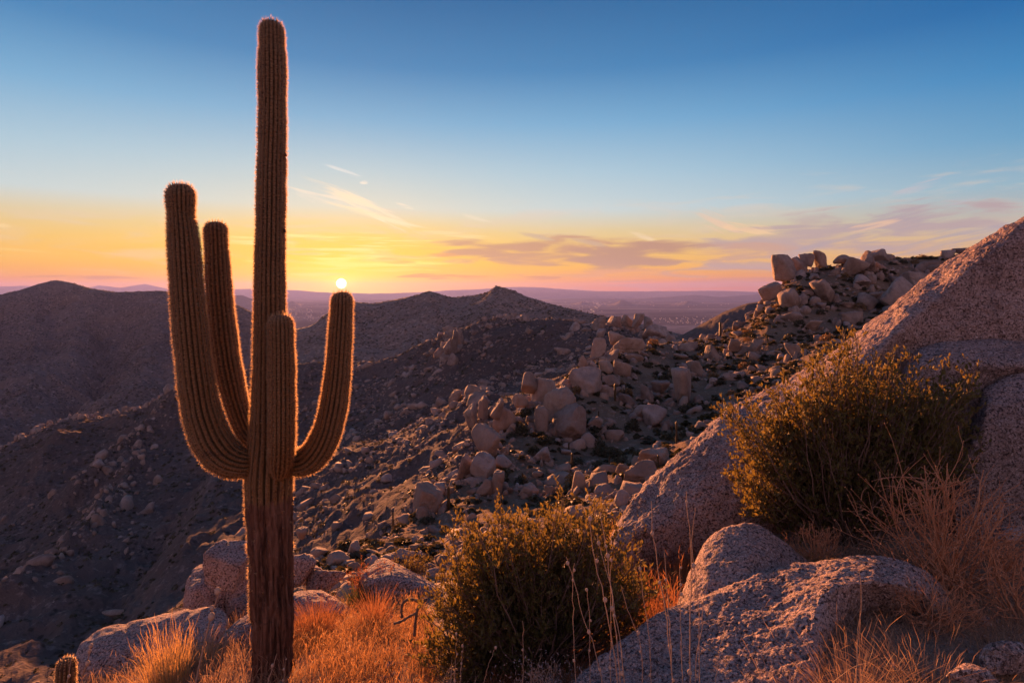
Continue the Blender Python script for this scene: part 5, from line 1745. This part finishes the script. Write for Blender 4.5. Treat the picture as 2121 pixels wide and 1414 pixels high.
B_, r_g = ground_sample(21000, -4.2, .2, 3.6, 7.2, [(560, 1300), (640, 1262), (760, 1262), (860, 1240), (900, 1300), (900, 1470), (560, 1470)], 1)
n = len(B_)
v, f, r_ = blades(B_, r_g.gamma(4, .022, n).clip(.03, .24), r_g.normal(0, .05, (n, 2)) + np.array([.02, 0]), r_g.uniform(.0009, .002, n), r_g, 1.3)
tag(mk('meadow_grass', v, f, M_grass, smooth=False, rnd=r_), 'dry sunlit grass carpeting the clearing right of the saguaro', kind='stuff')
B_, r_g = ground_sample(9000, -5, -1.5, 4.2, 7.0, [(200, 1414), (300, 1350), (470, 1320), (560, 1310), (560, 1480), (120, 1480)], 2)
n = len(B_)
v, f, r_ = blades(B_, r_g.gamma(4, .028, n).clip(.03, .3), r_g.normal(0, .06, (n, 2)), r_g.uniform(.001, .0024, n), r_g, .8)
tag(mk('shaded_grass', v, f, M_tangle, smooth=False, rnd=r_), 'dry grass in the shade left of the saguaro foot', kind='stuff')
B_, r_g = ground_sample(9000, .8, 3.6, 4.6, 8.5, [(1290, 1090), (1420, 1080), (1520, 1060), (1500, 1110), (1430, 1200), (1390, 1280), (1300, 1290), (1280, 1150)], 3)
n = len(B_)
v, f, r_ = blades(B_, r_g.gamma(4, .045, n).clip(.05, .45), r_g.normal(0, .09, (n, 2)), r_g.uniform(.0012, .0026, n), r_g, .6)
tag(mk('rusty_grass', v, f, M_redgrass, smooth=False, rnd=r_), 'rusty dry grass between the middle bush and the huge outcrop', kind='stuff')
B_, r_g = ground_sample(7000, -.2, 2.2, 4.0, 6.6, [(880, 1300), (1420, 1250), (1420, 1420), (880, 1470)], 4)
n = len(B_)
v, f, r_ = blades(B_, r_g.gamma(4, .02, n).clip(.03, .2), r_g.normal(0, .05, (n, 2)), r_g.uniform(.0012, .0026, n), r_g, .6)
tag(mk('undergrowth_grass', v, f, M_redgrass, smooth=False, rnd=r_), 'short dry grass glowing under the middle bush', kind='stuff')
B_, r_g = ground_sample(9000, 1.2, 4.6, 2.5, 5.2, [(1560, 1240), (1700, 1130), (2000, 1150), (2400, 1150), (2400, 1500), (1560, 1500)], 5)
n = len(B_)
v, f, r_ = blades(B_, r_g.gamma(3, .03, n).clip(.03, .32), r_g.normal(0, .12, (n, 2)), r_g.uniform(.0009, .0018, n), r_g, .7)
tag(mk('dead_grass', v, f, M_tangle, smooth=False, rnd=r_), 'tangle of dead grass round the slab and the dry bush', kind='stuff')
# gravel
B_, r_g = ground_sample(2600, -4, 4.6, 2.6, 7.5, [(200, 1350), (600, 1290), (900, 1240), (1400, 1200), (1600, 1100), (1700, 1100), (2300, 1150), (2300, 1500), (200, 1500)], 6)
rng = np.random.default_rng(5)
o = rubble('gravel', B_, (.012 + .012 * rng.pareto(2.2, len(B_))).clip(0, .10), 1, M_near, 'loose granite gravel on the hilltop', .8, seed=60)


def tuft(px, Y, n, h, spread, w, mat, seed, label, head=.7, lean=(0, 0), loc=None, rad=.05, cat='grass clump'):
    rng = np.random.default_rng(seed)
    c = ground_pt(px, Y) if loc is None else np.asarray(loc)
    a = rng.uniform(0, 2 * np.pi, n)
    rr = np.sqrt(rng.uniform(0, 1, n))
    b = c + np.c_[np.cos(a) * rr * rad, np.sin(a) * rr * rad, np.full(n, -.01)]
    hh = h * rng.uniform(.45, 1.05, n)
    ln = np.c_[np.cos(a), np.sin(a)] * (rr * spread * rng.uniform(.4, 1.2, n))[:, None] + rng.normal(0, spread * .12, (n, 2)) + np.array(lean)
    v, f, r_ = blades(b, hh, ln, w * rng.uniform(.6, 1.3, n), rng, head)
    root = empty('grass_clump', c, label, cat)
    tag(at('blades', v, f, mat, None, root, r_, False), kind='stuff')
    return root


tuft(345, 5.15, 420, .60, .13, .0012, M_gold, 31, 'tall golden grass clump glowing in front of the sloping rock at lower left', .8, (-.04, 0), rad=.17)
tuft(300, 5.0, 90, .32, .34, .0013, M_gold, 32, 'shorter golden grass leaning out left of the tall golden clump', .6, (-.14, 0), rad=.08)
tuft(415, 5.5, 300, .36, .22, .0016, M_tangle, 33, 'brown fine grass clump between the golden clump and the saguaro', .5, rad=.16)
tuft(655, 5.95, 900, .34, .34, .0013, M_redgrass, 34, 'fluffy reddish grass mound just right of the saguaro trunk', .2, rad=.18)
tuft(775, 6.0, 420, .34, .24, .0016, M_redgrass, 35, 'reddish upright grass clump in the sunlit clearing', .4, rad=.14)
tuft(1285, 7.0, 260, .42, .14, .002, M_gold, 36, 'pale glowing grass tuft at the left foot of the huge outcrop', .6, rad=.10)
tuft(1400, 6.1, 300, .34, .26, .0018, M_redgrass, 37, 'rusty grass clump beside the small pale rock', .5, rad=.16)
tuft(1690, 4.9, 160, .16, .10, .0016, M_gold, 38, 'small tawny grass tuft behind the slab', .4, rad=.10)
tuft(1790, 2.95, 299, 0.32, .34, .0008, M_tangle, 39, 'bent dead grass clump in front of the slab at lower right', 1.6, (.05, 0), rad=.22)
tuft(1930, 3.0, 260, 0.29, .32, .0008, M_tangle, 40, 'dead grass clump right of the slab at the bottom edge', 1.6, rad=.22)
tuft(1650, 2.85, 195, 0.24, .30, .0008, M_tangle, 41, 'low dead grass clump against the slab front at the bottom edge', 1.4, rad=.18)
tuft(2070, 3.7, 208, 0.29, .30, .0008, M_tangle, 42, 'dead grass clump by the pale stone at the right edge', 1.2, rad=.2)
tuft(500, 6.6, 160, .30, .22, .0014, M_tangle, 43, 'wispy grass clump behind the sloping rock left of the saguaro', .5, rad=.12)
tuft(735, 6.75, 260, .34, .30, .0035, M_yucca, 44, 'green bear grass clump right of the saguaro behind the loaf rock', -.3, rad=.08, cat='bear grass')
tuft(600, 4.85, 70, .30, .20, .0014, M_tangle, 45, 'thin dry grass at the foot of the saguaro', 1.0, rad=.16)


# tall dry flower stalks, each one a thing
def stalk(pts_, Y, r0, label, heads=True, seed=0, foot_py=None):
    rng = np.random.default_rng(seed)
    l = np.array([pt(a, b, Y) for a, b in pts_])
    l[:, 1] += np.cumsum(rng.normal(0, .012, len(l)))
    foot = l[-1].copy()
    foot[2] = float(gz(foot[0], foot[1])[0]) - .01
    if foot[2] < l[-1][2]:
        l = np.vstack([l, foot])
    else:
        foot = l[-1]
    l = l[::-1]
    s = np.r_[0, np.cumsum(np.linalg.norm(np.diff(l, axis=0), axis=1))]
    q = np.linspace(0, s[-1], 24)
    P = np.stack([smooth1(np.interp(q, s, l[:, i]), 1) for i in range(3)], -1)
    P[1:-1] += rng.normal(0, .0025, (22, 3))
    root = empty('flower_stalk', foot, label, 'dry stalk', 'tall dry flower stalks')
    v, f = tubes(P[None], np.linspace(r0, r0 * .45, 24)[None], 5)
    at('stem', v, f, M_stalk, None, root, np.zeros(len(v)))
    if heads:
        d, fc = ico(2)
        for k in rng.choice(np.arange(9, 24), 3, replace=False):
            sz = r0 * rng.uniform(1.8, 3.0)
            c = P[k] + rng.normal(0, r0 * 1.2, 3)
            at('seed_head', d * np.array([1, 1, 1.25]) * sz + c, fc, M_stalk, None, root, np.full(len(d), .6))
    return root


for i, (p, Y, r0, lab) in enumerate([
        ([(1222, 1062), (1223, 1110), (1230, 1150), (1245, 1215), (1258, 1275), (1270, 1345), (1280, 1420)], 3.05, .0042, 'tall stalk with round pods in front of the middle bush, first of the close trio'),
        ([(1242, 1052), (1245, 1090), (1258, 1150), (1263, 1200), (1268, 1260), (1277, 1340), (1286, 1430)], 3.0, .0042, 'tallest stalk of the close trio in front of the middle bush'),
        ([(1234, 1098), (1245, 1140), (1258, 1190), (1268, 1235), (1283, 1330), (1292, 1430)], 2.95, .0036, 'shorter stalk crossing the tallest one of the close trio'),
        ([(1275, 1148), (1266, 1190), (1266, 1250)], 3.0, .003, 'short side stalk with a hooked tip right of the close trio'),
        ([(1171, 1146), (1185, 1190), (1192, 1215), (1205, 1270), (1220, 1310), (1240, 1370), (1250, 1430)], 3.1, .0036, 'forked-looking stalk leaning right before the middle bush'),
        ([(1190, 1158), (1185, 1200), (1186, 1270), (1190, 1360), (1192, 1430)], 3.1, .003, 'upright stalk crossing the leaning one before the middle bush'),
        ([(1217, 1219), (1221, 1290), (1222, 1400)], 3.2, .003, 'short straight stalk in the shade of the middle bush'),
        ([(1285, 1206), (1300, 1270), (1318, 1300), (1330, 1345)], 3.05, .003, 'thin stalk bending left of the slab'),
        ([(1328, 1178), (1335, 1240), (1346, 1300), (1352, 1380)], 3.0, .003, 'slim stalk in front of the left end of the slab'),
        ([(1350, 1032), (1352, 1100), (1365, 1170), (1375, 1230), (1386, 1300), (1396, 1420)], 2.9, .004, 'tall curved stalk reaching up to the huge outcrop'),
        ([(1422, 1010), (1424, 1085), (1432, 1112), (1432, 1200), (1430, 1300), (1428, 1420)], 2.85, .004, 'highest stalk, crossing the huge outcrop and the slab'),
        ([(1442, 1046), (1436, 1095), (1434, 1130), (1440, 1190), (1450, 1260)], 2.85, .003, 'stalk forking off beside the highest one'),
        ([(1374, 1131), (1378, 1180), (1385, 1260), (1390, 1400)], 2.85, .0032, 'straight stalk close right of the tall curved one'),
        ([(1407, 1165), (1408, 1260), (1412, 1400)], 2.8, .0028, 'short straight stalk before the granite hump'),
        ([(1471, 1185), (1460, 1240), (1452, 1320), (1440, 1420)], 2.8, .0028, 'stalk leaning right in front of the granite hump'),
        ([(1500, 1290), (1490, 1340), (1480, 1420)], 2.7, .0026, 'short stalk rising before the middle of the slab'),
        ([(1082, 1280), (1084, 1330), (1082, 1420)], 3.4, .003, 'reddish stalk alone before the middle of the bush'),
        ([(945, 1310), (944, 1370), (940, 1430)], 3.9, .003, 'thin glowing stalk at the left foot of the middle bush'),
        ([(960, 1326), (955, 1380), (952, 1430)], 3.9, .003, 'thin stalk right beside the glowing one at the bush foot'),
        ([(1025, 1342), (1010, 1380), (998, 1430)], 3.7, .003, 'stalk leaning right at the bottom edge under the bush'),
        ([(1783, 1168), (1785, 1240), (1776, 1330), (1770, 1420)], 2.75, .0026, 'single fine stalk standing before the hollow of the slab'),
        ([(455, 1212), (447, 1240), (438, 1270), (425, 1320), (410, 1375), (400, 1430)], 4.6, .010, 'thick stalk with woody pods left of the saguaro'),
        ([(187, 1336), (178, 1362), (166, 1396), (158, 1430)], 5.2, .007, 'short thick stalk right of the little round cactus'),
        ([(154, 1346), (148, 1380), (140, 1430)], 5.0, .006, 'crooked stalk against the little round cactus'),
        ([(576, 1348), (566, 1380), (552, 1430)], 4.5, .006, 'pale stalk with two pods in front of the saguaro foot'),
        ([(590, 1360), (588, 1400), (584, 1430)], 4.5, .003, 'thin stalk before the right side of the saguaro foot')]):
    stalk(p, Y, r0, lab, r0 > .0027, 60 + i)


# dead cholla branch left of the middle bush
def cholla():
    Y = 5.2
    foot = ground_pt(862, Y)
    root = empty('dead_branch', foot, 'bare crooked cholla branch arching from the left side of the middle bush', 'dead branch')
    for p, r0 in [([(858, 1318), (860, 1290), (864, 1262), (872, 1248), (884, 1240)], .014), ([(864, 1268), (848, 1276), (832, 1286), (815, 1291)], .012), ([(833, 1280), (831, 1262), (834, 1248), (845, 1240), (858, 1241), (872, 1247)], .013),
                  ([(872, 1248), (868, 1236), (866, 1226)], .009), ([(828, 1252), (824, 1244), (822, 1236)], .006)]:
        l = np.array([pt(a, b, Y) for a, b in p])
        q = np.linspace(0, len(l) - 1, 26)
        P = np.stack([np.interp(q, range(len(l)), l[:, i]) for i in range(3)], -1)
        P = np.stack([smooth1(P[:, i], 2) for i in range(3)], -1)
        v, f = tubes(P[None], (r0 * (1 + .18 * np.sin(q * 9)))[None], 6)
        at('branch', v, f, M_twig, None, root, np.zeros(len(v)))


cholla()


# little round cactus at the lower left
def hedgehog():
    Y = 5.5
    foot = ground_pt(137, Y)
    top = pt(137, 1358, Y)
    root = empty('hedgehog_cactus', foot, 'little round-topped cactus rimmed with light at lower left', 'cactus')
    pyb = HY - (foot[2] - ZC) / Y * F
    h = pyb - 1358
    s = stem([(137, pyb + 6, 13, Y), (137, pyb - h * .3, 17, Y), (137, pyb - h * .6, 18, Y), (138, pyb - h * .85, 16.5, Y), (138, 1358, 14, Y)], 14, .16, 90, .01)
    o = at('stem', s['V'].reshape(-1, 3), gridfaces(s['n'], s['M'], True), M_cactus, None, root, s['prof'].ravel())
    v, f, rr = spines(s['ar'], s['an'], 91, 7, .02)
    tag(at('spines', v, f, M_spine, None, o, rr, False), kind='stuff')


hedgehog()


# look-alikes that share a description: tell them apart by where they stand among themselves
same = {}
for o in COL.objects:
    if o.get('category') in ('boulder', 'shrub') and o.parent is None:
        same.setdefault(o['label'], []).append(o)
for lab, os_ in same.items():
    if len(os_) == 2:
        os_.sort(key=lambda o: o.location.y)
        os_[0]['label'], os_[1]['label'] = 'nearer ' + lab, 'farther ' + lab
    elif len(os_) > 2:
        os_.sort(key=lambda o: o.location.x / o.location.y)
        words_ = ['leftmost', 'second', 'third', 'fourth', 'fifth', 'sixth', 'seventh', 'eighth', 'ninth', 'tenth', 'eleventh', 'twelfth']
        for k, o in enumerate(os_):
            o['label'] = (words_[min(k, 11)] if k < len(os_) - 1 else 'rightmost') + ' ' + lab

# ------------------------------------------------------------------ the evening air
def haze():
    x0, x1, y0, y1, z0, z1 = -36000., 36000., -2500., 31500., PZ - 60, ZC + 420.0
    V = [(x, y, z) for z in (z0, z1) for y in (y0, y1) for x in (x0, x1)]
    Fq = [(0, 2, 3, 1), (4, 5, 7, 6), (0, 1, 5, 4), (2, 6, 7, 3), (0, 4, 6, 2), (1, 3, 7, 5)]
    m = bpy.data.materials.new('air')
    m.use_nodes = True
    nt = m.node_tree
    nt.nodes.clear()
    out = nt.nodes.new('ShaderNodeOutputMaterial')
    v = nt.nodes.new('ShaderNodeVolumePrincipled')
    v.inputs['Color'].default_value = HAZE_COL + (1,)
    v.inputs['Density'].default_value = HAZE_D
    v.inputs['Anisotropy'].default_value = HAZE_G
    nt.links.new(v.outputs[0], out.inputs['Volume'])
    o = mk('haze', V, np.array(Fq), m, smooth=False)
    tag(o, 'thin purple evening haze over the valley', kind='stuff')


HAZE_COL, HAZE_D, HAZE_G = (.25, .33, .88), 2.9e-5, .34
haze()
